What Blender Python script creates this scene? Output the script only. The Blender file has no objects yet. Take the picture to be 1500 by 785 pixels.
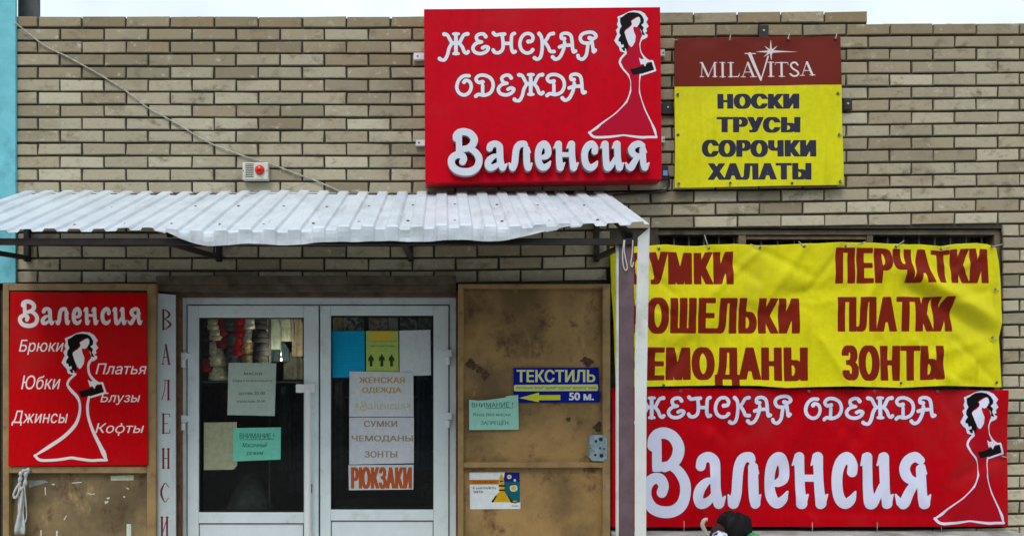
import bpy, bmesh, math, random
import numpy as np
from mathutils import Vector, Matrix

random.seed(7)
rng = np.random.default_rng(11)
SC = bpy.context.scene
COL = SC.collection
R = math.radians

# ------------------------------------------------------------------ camera
# wall face is the plane y = 0 seen from D metres; a photo pixel there is 4 mm
D, F, CX, CY, HZ = 4.8, 1200.0, 650.0, 565.0, 1.6
cd = bpy.data.cameras.new('camera'); cam = bpy.data.objects.new('camera', cd); COL.objects.link(cam)
cam.location = (0, -D, HZ); cam.rotation_euler = (R(90), 0, 0)
cd.sensor_fit = 'HORIZONTAL'; cd.sensor_width = 36; cd.lens = 36 * F / 1500
cd.shift_x = (750 - CX) / 1500; cd.shift_y = (CY - 392.5) / 1500
cd.clip_start = 0.05; cd.clip_end = 2000
SC.camera = cam

# ------------------------------------------------------------------ sky, sun, exposure
SUN_EL, SUN_AZ = R(52), R(200)      # high, from behind the camera and a little to its left
W = bpy.data.worlds.new('World'); SC.world = W; W.use_nodes = True
nt = W.node_tree; nt.nodes.clear()
wo = nt.nodes.new('ShaderNodeOutputWorld'); bg = nt.nodes.new('ShaderNodeBackground')
sky = nt.nodes.new('ShaderNodeTexSky'); sky.sky_type = 'NISHITA'; sky.sun_disc = False
sky.sun_elevation = SUN_EL; sky.sun_rotation = SUN_AZ; sky.air_density = 1.0; sky.dust_density = 3.5; sky.ozone_density = 1.0
hs = nt.nodes.new('ShaderNodeHueSaturation'); hs.inputs['Saturation'].default_value = 0.42
nt.links.new(sky.outputs[0], hs.inputs['Color'])
cl = nt.nodes.new('ShaderNodeMix'); cl.data_type = 'RGBA'; cl.inputs[0].default_value = 0.72      # thin cloud cover over the clear sky
wt = nt.nodes.new('ShaderNodeTexCoord'); wn = nt.nodes.new('ShaderNodeTexNoise'); wn.inputs['Scale'].default_value = 3.2; wn.inputs['Detail'].default_value = 6
wm = nt.nodes.new('ShaderNodeMapRange'); wm.inputs[1].default_value = .35; wm.inputs[2].default_value = .62; wm.inputs[3].default_value = .52; wm.inputs[4].default_value = .88
nt.links.new(wt.outputs['Generated'], wn.inputs[0]); nt.links.new(wn.outputs[0], wm.inputs[0]); nt.links.new(wm.outputs[0], cl.inputs[0])
nt.links.new(hs.outputs[0], cl.inputs[6]); cl.inputs[7].default_value = (6.0, 6.75, 7.2, 1)
nt.links.new(cl.outputs[2], bg.inputs['Color'])
bg.inputs['Strength'].default_value = 0.135
nt.links.new(bg.outputs[0], wo.inputs[0])
sl = bpy.data.lights.new('sun', 'SUN'); so = bpy.data.objects.new('sun', sl); COL.objects.link(so)
sl.energy = 0.95; sl.angle = R(22); sl.color = (1.0, 0.97, 0.92)
sd = Vector((math.sin(SUN_AZ) * math.cos(SUN_EL), math.cos(SUN_AZ) * math.cos(SUN_EL), math.sin(SUN_EL)))
so.rotation_euler = sd.to_track_quat('Z', 'Y').to_euler(); so.location = (-3, -8, 9)
SC.view_settings.view_transform = 'Standard'; SC.view_settings.look = 'None'
SC.view_settings.exposure = 0.42; SC.view_settings.gamma = 1.0; SC.view_settings.use_curve_mapping = False

# ------------------------------------------------------------------ helpers
def P(px, py, d=0.0):
    k = (D - d) / F
    return Vector(((px - CX) * k, -d, HZ + (CY - py) * k))
def Parr(px, py, d):
    k = (D - d) / F
    return np.stack([(px - CX) * k, -d + 0 * k, HZ + (CY - py) * k], -1)

def lin(c):
    return tuple(((x / 255) / 12.92 if x / 255 <= 0.04045 else ((x / 255 + 0.055) / 1.055) ** 2.4) for x in c)

def new_mat(name):
    m = bpy.data.materials.new(name); m.use_nodes = True
    n = m.node_tree.nodes; b = n['Principled BSDF']
    return m, m.node_tree, b

def node(t, kind, **kw):
    n = t.nodes.new(kind)
    for k, v in kw.items(): setattr(n, k, v)
    return n

def mixcol(t, fac, a, b):
    n = t.nodes.new('ShaderNodeMix'); n.data_type = 'RGBA'
    for sock, v in ((n.inputs[0], fac), (n.inputs[6], a), (n.inputs[7], b)):
        if hasattr(v, 'links'): t.links.new(v, sock)
        elif isinstance(v, (tuple, list)): sock.default_value = (*v, 1) if len(v) == 3 else v
        else: sock.default_value = v
    return n.outputs[2]

def noise(t, scale, detail=4, rough=0.6, stretch=None, w=0.0):
    tc = t.nodes.new('ShaderNodeTexCoord'); n = t.nodes.new('ShaderNodeTexNoise')
    n.inputs['Scale'].default_value = scale; n.inputs['Detail'].default_value = detail; n.inputs['Roughness'].default_value = rough
    mp = t.nodes.new('ShaderNodeMapping'); mp.inputs['Location'].default_value = (w, w * 1.7, w * .3)
    if stretch: mp.inputs['Scale'].default_value = stretch
    t.links.new(tc.outputs['Object'], mp.inputs[0]); t.links.new(mp.outputs[0], n.inputs[0])
    return n.outputs[0]

def ramp(t, src, lo, hi):
    n = t.nodes.new('ShaderNodeMapRange'); n.interpolation_type = 'SMOOTHSTEP'
    t.links.new(src, n.inputs[0]); n.inputs[1].default_value = lo; n.inputs[2].default_value = hi
    return n.outputs[0]

def bump(t, b, src, strength=0.3, dist=0.004):
    n = t.nodes.new('ShaderNodeBump'); n.inputs['Strength'].default_value = strength; n.inputs['Distance'].default_value = dist
    t.links.new(src, n.inputs['Height']); t.links.new(n.outputs[0], b.inputs['Normal'])

MATS = {}
def M(name, col, rough=0.6, metal=0.0, var=0.15, scale=14, bmp=0.0, bscale=120, dirt=None, dscale=3.0, dlo=0.5, dhi=0.7, stretch=None):
    if name in MATS: return MATS[name]
    m, t, b = new_mat(name)
    lo = tuple(c * (1 - var) for c in col); hi = tuple(min(1, c * (1 + var)) for c in col)
    c = mixcol(t, ramp(t, noise(t, scale), .3, .7), lo, hi)
    if dirt: c = mixcol(t, ramp(t, noise(t, dscale, 6, .65, stretch, 3.3), dlo, dhi), c, dirt)
    t.links.new(c, b.inputs['Base Color'])
    b.inputs['Roughness'].default_value = rough; b.inputs['Metallic'].default_value = metal
    if bmp: bump(t, b, noise(t, bscale, 3), bmp)
    MATS[name] = m
    return m

class MB:
    """collects shapes for ONE mesh object (world coordinates)"""
    def __init__(s): s.v = []; s.f = []; s.m = []
    def add(s, vs, fs, mi=0):
        o = len(s.v); s.v += [tuple(v) for v in vs]
        for f in fs: s.f.append(tuple(i + o for i in f)); s.m.append(mi)
        return s
    def box(s, x0, x1, y0, y1, z0, z1, bev=0.0, mi=0):
        if bev <= 0:
            vs = [(x, y, z) for x in (x0, x1) for y in (y0, y1) for z in (z0, z1)]
            s.add(vs, [(0, 1, 3, 2), (4, 6, 7, 5), (0, 4, 5, 1), (2, 3, 7, 6), (0, 2, 6, 4), (1, 5, 7, 3)], mi)
        else:
            bm = bmesh.new(); bmesh.ops.create_cube(bm, size=1)
            for v in bm.verts:
                v.co = Vector(((x0 + x1) / 2 + v.co.x * (x1 - x0), (y0 + y1) / 2 + v.co.y * (y1 - y0), (z0 + z1) / 2 + v.co.z * (z1 - z0)))
            bmesh.ops.bevel(bm, geom=bm.edges[:], offset=bev, segments=2, affect='EDGES', profile=.6)
            bm.verts.ensure_lookup_table()
            s.add([v.co for v in bm.verts], [[v.index for v in f.verts] for f in bm.faces], mi); bm.free()
        return s
    def pbox(s, px0, py0, px1, py1, d0, d1, bev=0.0, mi=0):
        """box whose front face (depth d1 in front of the wall) covers a photo rectangle"""
        a = P(px0, py1, d1); b = P(px1, py0, d1)
        return s.box(a.x, b.x, -d1, -d0, a.z, b.z, bev, mi)
    def pframe(s, px0, py0, px1, py1, w, d0, d1, bev=0.0, mi=0):
        s.pbox(px0, py0, px0 + w, py1, d0, d1, bev, mi); s.pbox(px1 - w, py0, px1, py1, d0, d1, bev, mi)
        s.pbox(px0 + w, py0, px1 - w, py0 + w, d0, d1, bev, mi); s.pbox(px0 + w, py1 - w, px1 - w, py1, d0, d1, bev, mi)
        return s
    def tube(s, pts, r, n=8, mi=0, cap=True):
        pts = [Vector(p) for p in pts]; rs = r if isinstance(r, (list, tuple)) else [r] * len(pts)
        o = len(s.v); up = Vector((0.123, 0.77, 0.31)).normalized()
        for i, p in enumerate(pts):
            t = (pts[min(i + 1, len(pts) - 1)] - pts[max(i - 1, 0)]).normalized()
            a = t.cross(up)
            if a.length < 1e-3: a = t.cross(Vector((1, 0, 0)))
            a.normalize(); b = t.cross(a)
            for k in range(n):
                q = 2 * math.pi * k / n
                s.v.append(tuple(p + (a * math.cos(q) + b * math.sin(q)) * rs[i]))
        for i in range(len(pts) - 1):
            for k in range(n):
                s.f.append((o + i * n + k, o + i * n + (k + 1) % n, o + (i + 1) * n + (k + 1) % n, o + (i + 1) * n + k)); s.m.append(mi)
        if cap:
            s.f.append(tuple(o + k for k in range(n))); s.m.append(mi)
            e = o + (len(pts) - 1) * n
            s.f.append(tuple(e + k for k in reversed(range(n)))); s.m.append(mi)
        return s
    def bar(s, a, b, w, h, mi=0):
        """square bar from a to b, w across, h high"""
        a, b = Vector(a), Vector(b); t = (b - a).normalized()
        up = Vector((0, 0, 1)) if abs(t.z) < .95 else Vector((0, 1, 0))
        x = t.cross(up).normalized() * w / 2; y = x.cross(t).normalized() * h / 2
        vs = [a - x - y, a + x - y, a + x + y, a - x + y, b - x - y, b + x - y, b + x + y, b - x + y]
        return s.add(vs, [(0, 1, 2, 3), (7, 6, 5, 4), (0, 4, 5, 1), (1, 5, 6, 2), (2, 6, 7, 3), (3, 7, 4, 0)], mi)
    def lathe(s, c, prof, n=20, axis='Z', mi=0, wob=0.0):
        o = len(s.v)
        for (r, h) in prof:
            for k in range(n):
                q = 2 * math.pi * k / n; rr = r * (1 + wob * math.sin(q * 9))
                p = (rr * math.cos(q), rr * math.sin(q), h) if axis == 'Z' else (rr * math.cos(q), -h, rr * math.sin(q))
                s.v.append((c[0] + p[0], c[1] + p[1], c[2] + p[2]))
        for i in range(len(prof) - 1):
            for k in range(n):
                s.f.append((o + i * n + k, o + i * n + (k + 1) % n, o + (i + 1) * n + (k + 1) % n, o + (i + 1) * n + k)); s.m.append(mi)
        s.f.append(tuple(o + k for k in reversed(range(n)))); s.m.append(mi)
        e = o + (len(prof) - 1) * n; s.f.append(tuple(e + k for k in range(n))); s.m.append(mi)
        return s
    def grid(s, pts, mi=0, closed=False):
        """pts[j][i] -> quads"""
        o = len(s.v); nj, ni = len(pts), len(pts[0])
        for row in pts: s.v += [tuple(p) for p in row]
        for j in range(nj - 1):
            for i in range(ni - (0 if closed else 1)):
                i2 = (i + 1) % ni
                s.f.append((o + j * ni + i, o + j * ni + i2, o + (j + 1) * ni + i2, o + (j + 1) * ni + i)); s.m.append(mi)
        return s
    def build(s, name, mat, parent=None, smooth=False, fix=True):
        me = bpy.data.meshes.new(name)
        L = origin(parent)
        me.from_pydata([(v[0] - L.x, v[1] - L.y, v[2] - L.z) for v in s.v], [], s.f)
        mats = mat if isinstance(mat, (list, tuple)) else [mat]
        for mm in mats: me.materials.append(mm)
        if len(mats) > 1: me.polygons.foreach_set('material_index', s.m)
        if smooth: me.polygons.foreach_set('use_smooth', [True] * len(me.polygons))
        if fix:
            bm = bmesh.new(); bm.from_mesh(me); bmesh.ops.recalc_face_normals(bm, faces=bm.faces[:]); bm.to_mesh(me); bm.free()
        o = bpy.data.objects.new(name, me); COL.objects.link(o)
        if parent: o.parent = parent
        return o

def origin(o):
    L = Vector((0, 0, 0))
    while o is not None: L = L + o.location; o = o.parent
    return L

def tag(o, label=None, cat=None, group=None, kind=None):
    if label: o['label'] = label
    if cat: o['category'] = cat
    if group: o['group'] = group
    if kind: o['kind'] = kind
    return o

def thing(name, loc, label, cat, group=None):
    o = bpy.data.objects.new(name, None); COL.objects.link(o); o.location = loc; o.empty_display_size = .1
    return tag(o, label, cat, group)

def single(o, label, cat, group=None):
    """a thing that is one mesh: move its origin to its own base"""
    me = o.data; n = len(me.vertices); a = np.empty(n * 3); me.vertices.foreach_get('co', a); a = a.reshape(-1, 3)
    c = (a.min(0) + a.max(0)) / 2; c[2] = a[:, 2].min()
    a -= c; me.vertices.foreach_set('co', a.ravel()); o.location = c
    return tag(o, label, cat, group)

def copy_tree(o, parent=None):
    c = o.copy(); COL.objects.link(c); c.parent = parent
    for ch in [x for x in list(bpy.data.objects) if x.parent == o and x != c]:
        copy_tree(ch, c)
    return c

# ------------------------------------------------------------------ lettering as distance fields
def spline(pts, n=6, closed=False):
    pts = [np.array(p, float) for p in pts]
    if len(pts) < 3: return np.array(pts)
    out = []; N = len(pts)
    for i in range(N if closed else N - 1):
        p1, p2 = pts[i], pts[(i + 1) % N]
        p0 = pts[i - 1] if (i > 0 or closed) else 2 * p1 - p2
        p3 = pts[(i + 2) % N] if (i + 2 < N or closed) else 2 * p2 - p1
        for k in range(n):
            t = k / n
            out.append(.5 * ((2 * p1) + (-p0 + p2) * t + (2 * p0 - 5 * p1 + 4 * p2 - p3) * t * t + (-p0 + 3 * p1 - 3 * p2 + p3) * t ** 3))
    if not closed: out.append(pts[-1])
    return np.array(out)

class Stroke:
    """round-ended stroke; points are (x, y) or (x, y, halfwidth)"""
    def __init__(s, pts, w=1.0, smooth=True, closed=False):
        p = [(q[0], q[1], q[2] if len(q) > 2 else w) for q in pts]
        s.p = spline(p, 6, closed) if smooth else np.array(p, float)
    def tf(s, sx, sy, ox, oy, ws=None):
        o = Stroke.__new__(Stroke); w = ws if ws else math.sqrt(abs(sx * sy))
        o.p = np.stack([s.p[:, 0] * sx + ox, s.p[:, 1] * sy + oy, s.p[:, 2] * w], 1); return o
    def bbox(s):
        r = s.p[:, 2:3]; return np.concatenate([(s.p[:, :2] - r).min(0), (s.p[:, :2] + r).max(0)])
    def sdf(s, X, Y):
        best = np.full(X.shape, -1e9)
        for a, b in zip(s.p[:-1], s.p[1:]):
            dx, dy = b[0] - a[0], b[1] - a[1]; L = dx * dx + dy * dy + 1e-12
            t = np.clip(((X - a[0]) * dx + (Y - a[1]) * dy) / L, 0, 1)
            best = np.maximum(best, (a[2] + (b[2] - a[2]) * t) - np.hypot(X - a[0] - t * dx, Y - a[1] - t * dy))
        return best

def seg_sdf(E, X, Y):
    """signed distance to a region bounded by edges E (n,4), even-odd"""
    sh = X.shape; x = X.ravel(); y = Y.ravel(); out = np.empty(x.shape)
    dx = E[:, 2] - E[:, 0]; dy = E[:, 3] - E[:, 1]; L = dx * dx + dy * dy + 1e-12
    for i in range(0, len(x), 3000):
        a = x[i:i + 3000, None]; b = y[i:i + 3000, None]
        t = np.clip(((a - E[:, 0]) * dx + (b - E[:, 1]) * dy) / L, 0, 1)
        d = np.sqrt(((a - E[:, 0] - t * dx) ** 2 + (b - E[:, 1] - t * dy) ** 2).min(1))
        cr = ((E[:, 1] > b) != (E[:, 3] > b)) & (a < E[:, 0] + (b - E[:, 1]) / np.where(np.abs(dy) < 1e-12, 1e-12, dy) * dx)
        out[i:i + 3000] = np.where(cr.sum(1) % 2 == 1, d, -d)
    return out.reshape(sh)

class Poly:
    def __init__(s, pts, smooth=False):
        p = spline(pts, 5, True) if smooth else np.array(pts, float)
        s.E = np.concatenate([p, np.roll(p, -1, 0)], 1)
    def tf(s, sx, sy, ox, oy, ws=None):
        o = Poly.__new__(Poly); o.E = s.E * np.array([sx, sy, sx, sy]) + np.array([ox, oy, ox, oy]); return o
    def bbox(s): return np.array([s.E[:, 0].min(), s.E[:, 1].min(), s.E[:, 0].max(), s.E[:, 1].max()])
    def sdf(s, X, Y): return seg_sdf(s.E, X, Y)

class Grown:
    def __init__(s, sh, r): s.s = sh; s.r = r
    def tf(s, sx, sy, ox, oy, ws=None): return Grown(s.s.tf(sx, sy, ox, oy, ws), s.r * (ws or math.sqrt(abs(sx * sy))))
    def bbox(s): b = s.s.bbox(); return b + np.array([-s.r, -s.r, s.r, s.r])
    def sdf(s, X, Y): return s.s.sdf(X, Y) + s.r

_tc = {}
def glyph_contours(body, track=1.0):
    """closed outlines of text in the built-in font: list of (points, is_hole)"""
    if (body, track) in _tc: return _tc[(body, track)]
    c = bpy.data.curves.new('lettering', 'FONT'); c.body = body; c.space_character = track
    o = bpy.data.objects.new('lettering', c); COL.objects.link(o)
    dg = bpy.context.evaluated_depsgraph_get(); cv = o.evaluated_get(dg).to_curve(dg)
    out = []
    for s in cv.splines:
        p = []
        if s.type == 'BEZIER':
            bp = s.bezier_points; n = len(bp)
            for i in range(n):
                a, h1, h2, b = (np.array(v[:2]) for v in (bp[i].co, bp[i].handle_right, bp[(i + 1) % n].handle_left, bp[(i + 1) % n].co))
                straight = abs((h1 - a)[0] * (b - a)[1] - (h1 - a)[1] * (b - a)[0]) < 1e-5 and abs((h2 - a)[0] * (b - a)[1] - (h2 - a)[1] * (b - a)[0]) < 1e-5
                for k in range(1 if straight else 5):
                    t = k / 5; p.append((1 - t) ** 3 * a + 3 * (1 - t) ** 2 * t * h1 + 3 * (1 - t) * t * t * h2 + t ** 3 * b)
        else: p = [np.array(q.co[:2]) for q in s.points]
        p = np.array(p); q = np.roll(p, -1, 0)
        out.append((p, float((p[:, 0] * q[:, 1] - q[:, 0] * p[:, 1]).sum())))
    o.to_curve_clear() if hasattr(o, 'to_curve_clear') else None
    bpy.data.objects.remove(o); bpy.data.curves.remove(c)
    res = []
    for i, (p, ar) in enumerate(out):
        hole = False
        for j, (q, br) in enumerate(out):
            if i != j and (ar > 0) != (br > 0) and abs(br) > abs(ar):
                if (seg_sdf(np.concatenate([q, np.roll(q, -1, 0)], 1), p[:, 0], p[:, 1]) > 0).mean() > .8: hole = True
        res.append((p, hole))
    _tc[(body, track)] = res
    return res

class Text:
    """text fitted into a photo rectangle (x0, y0 top, x1, y1 bottom); bold and xb thicken it (pixels)"""
    def __init__(s, body, box, bold=0.0, xb=0.0, shear=0.0, track=1.0):
        cs = [(p + np.stack([p[:, 1] * shear, 0 * p[:, 1]], 1), h) for p, h in glyph_contours(body, track)]
        al = np.concatenate([p for p, _ in cs]); lo, hi = al.min(0), al.max(0)
        h_ = box[3] - box[1]; g = bold * h_
        b0 = np.array([box[0] + xb + g, box[3] - g]); sc = np.array([(box[2] - box[0] - 2 * xb - 2 * g) / (hi[0] - lo[0]), -(h_ - 2 * g) / (hi[1] - lo[1])])
        s.c = []
        for p, h in cs:
            p = b0 + (p - lo) * sc
            s.c.append((np.concatenate([p, np.roll(p, -1, 0)], 1), h))
        s.xb = xb; s.g = g
    def bbox(s):
        e = np.concatenate([c for c, _ in s.c]); r = s.xb + s.g
        return np.array([e[:, 0].min() - r, e[:, 1].min() - s.g, e[:, 0].max() + r, e[:, 1].max() + s.g])
    def one(s, X, Y):
        pos = np.full(X.shape, -6.0); neg = np.full(X.shape, -6.0)
        for E, hole in s.c:
            m = (X > E[:, 0].min() - 3) & (X < E[:, 0].max() + 3) & (Y > E[:, 1].min() - 3) & (Y < E[:, 1].max() + 3)
            if not m.any(): continue
            t = neg if hole else pos; t[m] = np.maximum(t[m], seg_sdf(E, X[m], Y[m]))
        return np.minimum(pos, -neg) + s.g
    def sdf(s, X, Y):
        d = s.one(X, Y)
        for q in ((s.xb, s.xb / 2) if s.xb > .8 else (s.xb,)):
            if q: d = np.maximum(d, np.maximum(s.one(X - q, Y), s.one(X + q, Y)))
        return d

def field(shapes, X, Y, margin=3.0):
    out = np.full(X.shape, -6.0)
    for sh in shapes:
        b = sh.bbox()
        m = (X > b[0] - margin) & (X < b[2] + margin) & (Y > b[1] - margin) & (Y < b[3] + margin)
        if m.any(): out[m] = np.maximum(out[m], sh.sdf(X[m], Y[m]))
    return out

# -- plump brush lettering (traced in a 3.26x enlargement of the big red banner)
def sp(w, *pts): return Stroke(pts, w)
BRUSH = {
 'В': [sp(25, (86, 268, 28), (88, 240, 27), (106, 216, 27), (140, 208, 27), (180, 226, 27), (206, 270, 28), (203, 315, 28), (180, 352, 26), (140, 375, 20)),
       Stroke([(103, 250), (104, 370)], 23, False), Stroke([(90, 385), (118, 385)], 8, False),
       sp(26, (118, 362, 12), (160, 362, 18), (205, 388, 24), (236, 440, 26), (240, 495, 26), (222, 550, 27), (180, 582, 28), (125, 584, 28), (80, 562, 27), (54, 515, 26), (55, 462, 27), (84, 428, 26), (118, 428, 27), (136, 460, 25), (128, 492, 25))],
 'а': [sp(25, (314, 366, 24), (322, 336, 25), (352, 322, 24), (380, 345, 25), (384, 400), (386, 470), (394, 520), (402, 545, 26)), sp(10, (412, 545, 18), (432, 512, 5)),
       sp(23, (376, 430, 10), (342, 440, 18), (312, 474, 24), (301, 515, 24), (314, 545, 25), (342, 540, 22), (370, 512, 15), (384, 470, 10))],
 'л': [sp(25, (472, 544, 27), (486, 500), (491, 430), (498, 370), (516, 332), (548, 322, 23), (558, 335, 20)), sp(10, (462, 540, 18), (448, 505, 5)),
       sp(25, (566, 372, 24), (567, 440), (570, 510), (578, 545, 26)), sp(10, (572, 372, 18), (592, 402, 4)), sp(10, (586, 540, 18), (603, 505, 5))],
 'е': [sp(23, (655, 452, 10), (690, 446, 20), (713, 420, 24), (712, 365, 25), (690, 326, 27), (662, 346, 26), (648, 400, 25), (647, 470, 25), (658, 520, 26), (682, 545, 25), (710, 528, 20), (730, 488, 5))],
 'н': [sp(24, (786, 324, 25), (789, 400, 23), (791, 480), (798, 545, 27)), sp(10, (780, 322, 20), (754, 362, 4)), sp(10, (806, 540, 18), (827, 503, 5)),
       sp(24, (876, 324, 25), (878, 400, 23), (882, 480), (890, 545, 27)), sp(10, (868, 322, 20), (844, 362, 4)), sp(10, (898, 540, 18), (920, 503, 5)),
       Stroke([(800, 424), (880, 424)], 17, False)],
 'с': [sp(25, (1034, 394, 24), (1036, 358, 23), (1015, 325, 26), (986, 345, 26), (967, 400, 25), (966, 470, 25), (980, 525, 26), (1008, 546, 25), (1034, 526, 20), (1052, 488, 5))],
 'и': [sp(24, (1106, 324, 25), (1109, 400), (1112, 480), (1124, 544, 28), (1150, 520, 20), (1176, 460, 15)), sp(10, (1098, 322, 20), (1076, 362, 4)),
       sp(24, (1188, 324, 25), (1190, 400), (1194, 480), (1204, 545, 26)), sp(10, (1180, 322, 20), (1156, 362, 4)), sp(10, (1212, 540, 18), (1232, 503, 5))],
 'я': [sp(24, (1362, 338, 20), (1336, 322, 24), (1302, 340, 25), (1286, 378, 25), (1300, 420, 24), (1334, 442, 18)), sp(23, (1338, 436, 18), (1312, 480, 22), (1288, 535, 26), (1280, 546, 26)), sp(10, (1264, 540, 18), (1246, 503, 5)),
       sp(23, (1362, 380, 23), (1364, 440), (1368, 510), (1378, 545, 26)), sp(10, (1368, 372, 18), (1388, 402, 4)), sp(10, (1386, 540, 18), (1405, 503, 5))],
}
BRUSH_BOX = (27, 181, 1407, 612)
def brush_word(box):
    sx = (box[2] - box[0]) / (BRUSH_BOX[2] - BRUSH_BOX[0]); sy = (box[3] - box[1]) / (BRUSH_BOX[3] - BRUSH_BOX[1])
    return [[s.tf(sx, sy, box[0] - BRUSH_BOX[0] * sx, box[1] - BRUSH_BOX[1] * sy) for s in BRUSH[c]] for c in 'Валенсия']

# -- curly capitals (traced in a 6.04x enlargement of the light box)
def cp(*pts): return Stroke(pts, 15.5)
Zh = [cp((64, 124, 18), (92, 132), (112, 165), (132, 198), (165, 206)), cp((132, 206), (108, 250), (92, 310), (68, 350), (36, 350), (24, 340, 18)),
      Stroke([(168, 122), (168, 296)], 17, False), Stroke([(146, 122), (192, 122)], 13, False), Stroke([(148, 296), (190, 296)], 13, False),
      cp((272, 122, 18), (240, 130), (218, 165), (200, 198), (170, 206)), cp((200, 206), (226, 240), (242, 280), (262, 292), (276, 280, 17))]
Ee = [cp((432, 146, 18), (414, 124), (378, 124), (350, 145), (360, 182), (398, 192, 13)), cp((398, 194, 13), (345, 208), (318, 246), (338, 284), (388, 296), (436, 278), (456, 246), (430, 234), (404, 246, 16))]
En = [cp((500, 114, 17), (520, 132), (558, 126), (600, 124, 16)), cp((578, 135), (585, 195), (582, 255), (552, 286), (514, 286), (498, 265, 17)), cp((686, 118, 16), (664, 132), (658, 190), (660, 250), (674, 284), (692, 278, 17)), cp((590, 206), (655, 206))]
Es = [cp((808, 190, 19), (840, 184), (850, 150), (826, 122), (782, 122), (748, 156), (734, 212), (750, 264), (788, 290), (828, 284), (848, 262, 17))]
Ka = [cp((904, 120, 18), (924, 150), (932, 210), (928, 280), (914, 330), (886, 346), (864, 334, 18)), cp((1030, 118, 17), (996, 128), (974, 164), (948, 200)), cp((956, 196), (984, 236), (1002, 274), (1036, 278, 17))]
Aa = [cp((1128, 164, 18), (1102, 160), (1104, 126), (1146, 116), (1184, 136), (1196, 190), (1200, 244), (1208, 280), (1226, 274, 17)), cp((1130, 196), (1124, 244), (1106, 294), (1082, 332), (1048, 346), (1024, 326, 18)), cp((1084, 238, 16), (1120, 226), (1192, 220))]
Ya = [cp((1350, 158, 20), (1384, 164), (1408, 142), (1384, 112), (1334, 108), (1284, 126), (1268, 162), (1292, 198), (1344, 202), (1376, 186, 12)), cp((1338, 204), (1332, 250), (1320, 310), (1290, 344), (1256, 336), (1248, 314, 17)), cp((1374, 200), (1380, 242), (1386, 280), (1402, 266, 16))]
Oo = [cp((284, 492, 16), (236, 494), (194, 530), (176, 590), (194, 640), (240, 662), (284, 640), (304, 590), (290, 545), (256, 532), (240, 548, 18))]
De = [cp((404, 546, 19), (366, 550), (346, 520), (374, 490), (432, 490), (482, 522), (498, 580), (474, 640), (420, 664), (370, 656), (344, 672, 17)), Stroke([(405, 578), (405, 652)], 15.5, False)]
def mv(g, dx, dy): return [s.tf(1, 1, dx, dy) for s in g]
CURLY1 = Zh + Ee + En + Es + Ka + Aa + Ya
CURLY2 = Oo + De + mv(Ee, 225, 365) + mv(Zh, 662, 360) + mv(De, 630, -6) + mv(Aa, 85, 362)
def place(g, s, ox, oy): return [q.tf(s, s, ox, oy) for q in g]

# -- lady in a long gown (traced in a 3.74x enlargement of the light box)
def hz(*pts): return Poly(pts).tf(.491, .517, 120.2, .16)
HAIR = [hz((180, 85), (215, 65), (270, 60), (330, 68), (337, 100), (300, 114), (265, 132), (243, 150), (250, 185), (235, 205), (200, 230), (180, 248), (170, 272), (190, 330), (215, 380), (216, 430), (205, 482), (196, 452), (176, 440), (182, 470), (162, 472), (138, 438), (166, 428), (160, 398), (136, 410), (126, 372), (104, 372), (108, 340), (130, 308), (114, 280), (120, 240), (140, 210), (124, 170), (122, 120), (150, 108)),
        hz((318, 66), (350, 80), (372, 104), (390, 142), (386, 175), (360, 195), (388, 225), (376, 255), (392, 285), (404, 306), (368, 300), (364, 262), (350, 236), (320, 210), (340, 190), (350, 160), (345, 118), (315, 102))]
HALO = [hz((92, 110), (158, 84), (220, 54), (280, 42), (350, 48), (398, 74), (437, 130), (416, 166), (443, 210), (416, 235), (424, 266), (398, 282), (433, 300), (427, 325), (402, 342), (374, 350), (366, 320), (368, 296), (350, 240), (340, 120), (325, 88), (270, 84), (190, 104), (150, 140), (144, 230), (134, 300), (152, 380), (188, 450), (198, 494), (168, 488), (124, 474), (112, 428), (86, 402), (58, 362), (92, 290), (76, 250), (102, 220), (88, 190), (102, 150))]
SKIN = [hz((248, 155), (300, 122), (333, 108), (342, 128), (347, 152), (335, 186), (320, 210), (296, 221), (278, 210), (269, 226), (276, 262), (297, 312), (291, 372), (266, 416), (246, 430), (220, 402), (194, 342), (173, 272), (184, 252), (225, 226), (252, 200), (257, 178)),
        Poly([(284, 280), (298, 290), (318, 284), (338, 300), (324, 312), (318, 330), (308, 314), (294, 318)])]
GOWN_IN = [Poly([(206, 168), (226, 206), (240, 226), (258, 196), (262, 160), (268, 120), (290, 130), (296, 170), (286, 206), (292, 250), (312, 288), (300, 330), (286, 380), (284, 470), (312, 560), (350, 640), (374, 708), (280, 708), (200, 700), (110, 708), (30, 698), (80, 645), (160, 585), (220, 525), (242, 465), (240, 410), (230, 372), (200, 338), (186, 308), (192, 285), (218, 258)])]
GOWN = [sp(6, (220, 250, 6), (200, 268), (184, 288), (180, 310), (200, 340, 8), (228, 372, 8), (242, 410), (240, 465, 7), (218, 525, 9), (160, 588, 9), (80, 645, 9), (12, 690, 4)),
        Stroke([(12, 690), (40, 714), (110, 714), (160, 708), (200, 702), (240, 708), (300, 716), (340, 714), (380, 714)], 7, True), sp(7, (378, 714, 5), (366, 680, 12), (348, 640, 10), (312, 562, 8), (286, 480, 7), (282, 420), (290, 372, 6)),
        sp(6, (322, 158, 6), (296, 180, 7), (286, 208), (292, 250), (316, 284, 7), (340, 300, 6))]
CLUTCH_W = [Stroke([(340, 300), (358, 298), (374, 350), (300, 374)], 5, False)]
CLUTCH = [Poly([(234, 342), (262, 338), (330, 314), (352, 304), (366, 346), (300, 366), (250, 376)])]
def lady(sx, sy, ox, oy):
    f = lambda g: [q.tf(sx, sy, ox, oy) for q in g]
    return dict(gown_in=f(GOWN_IN), white=f(HALO + GOWN + CLUTCH_W), black=f(HAIR + CLUTCH), skin=f(SKIN))

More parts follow.
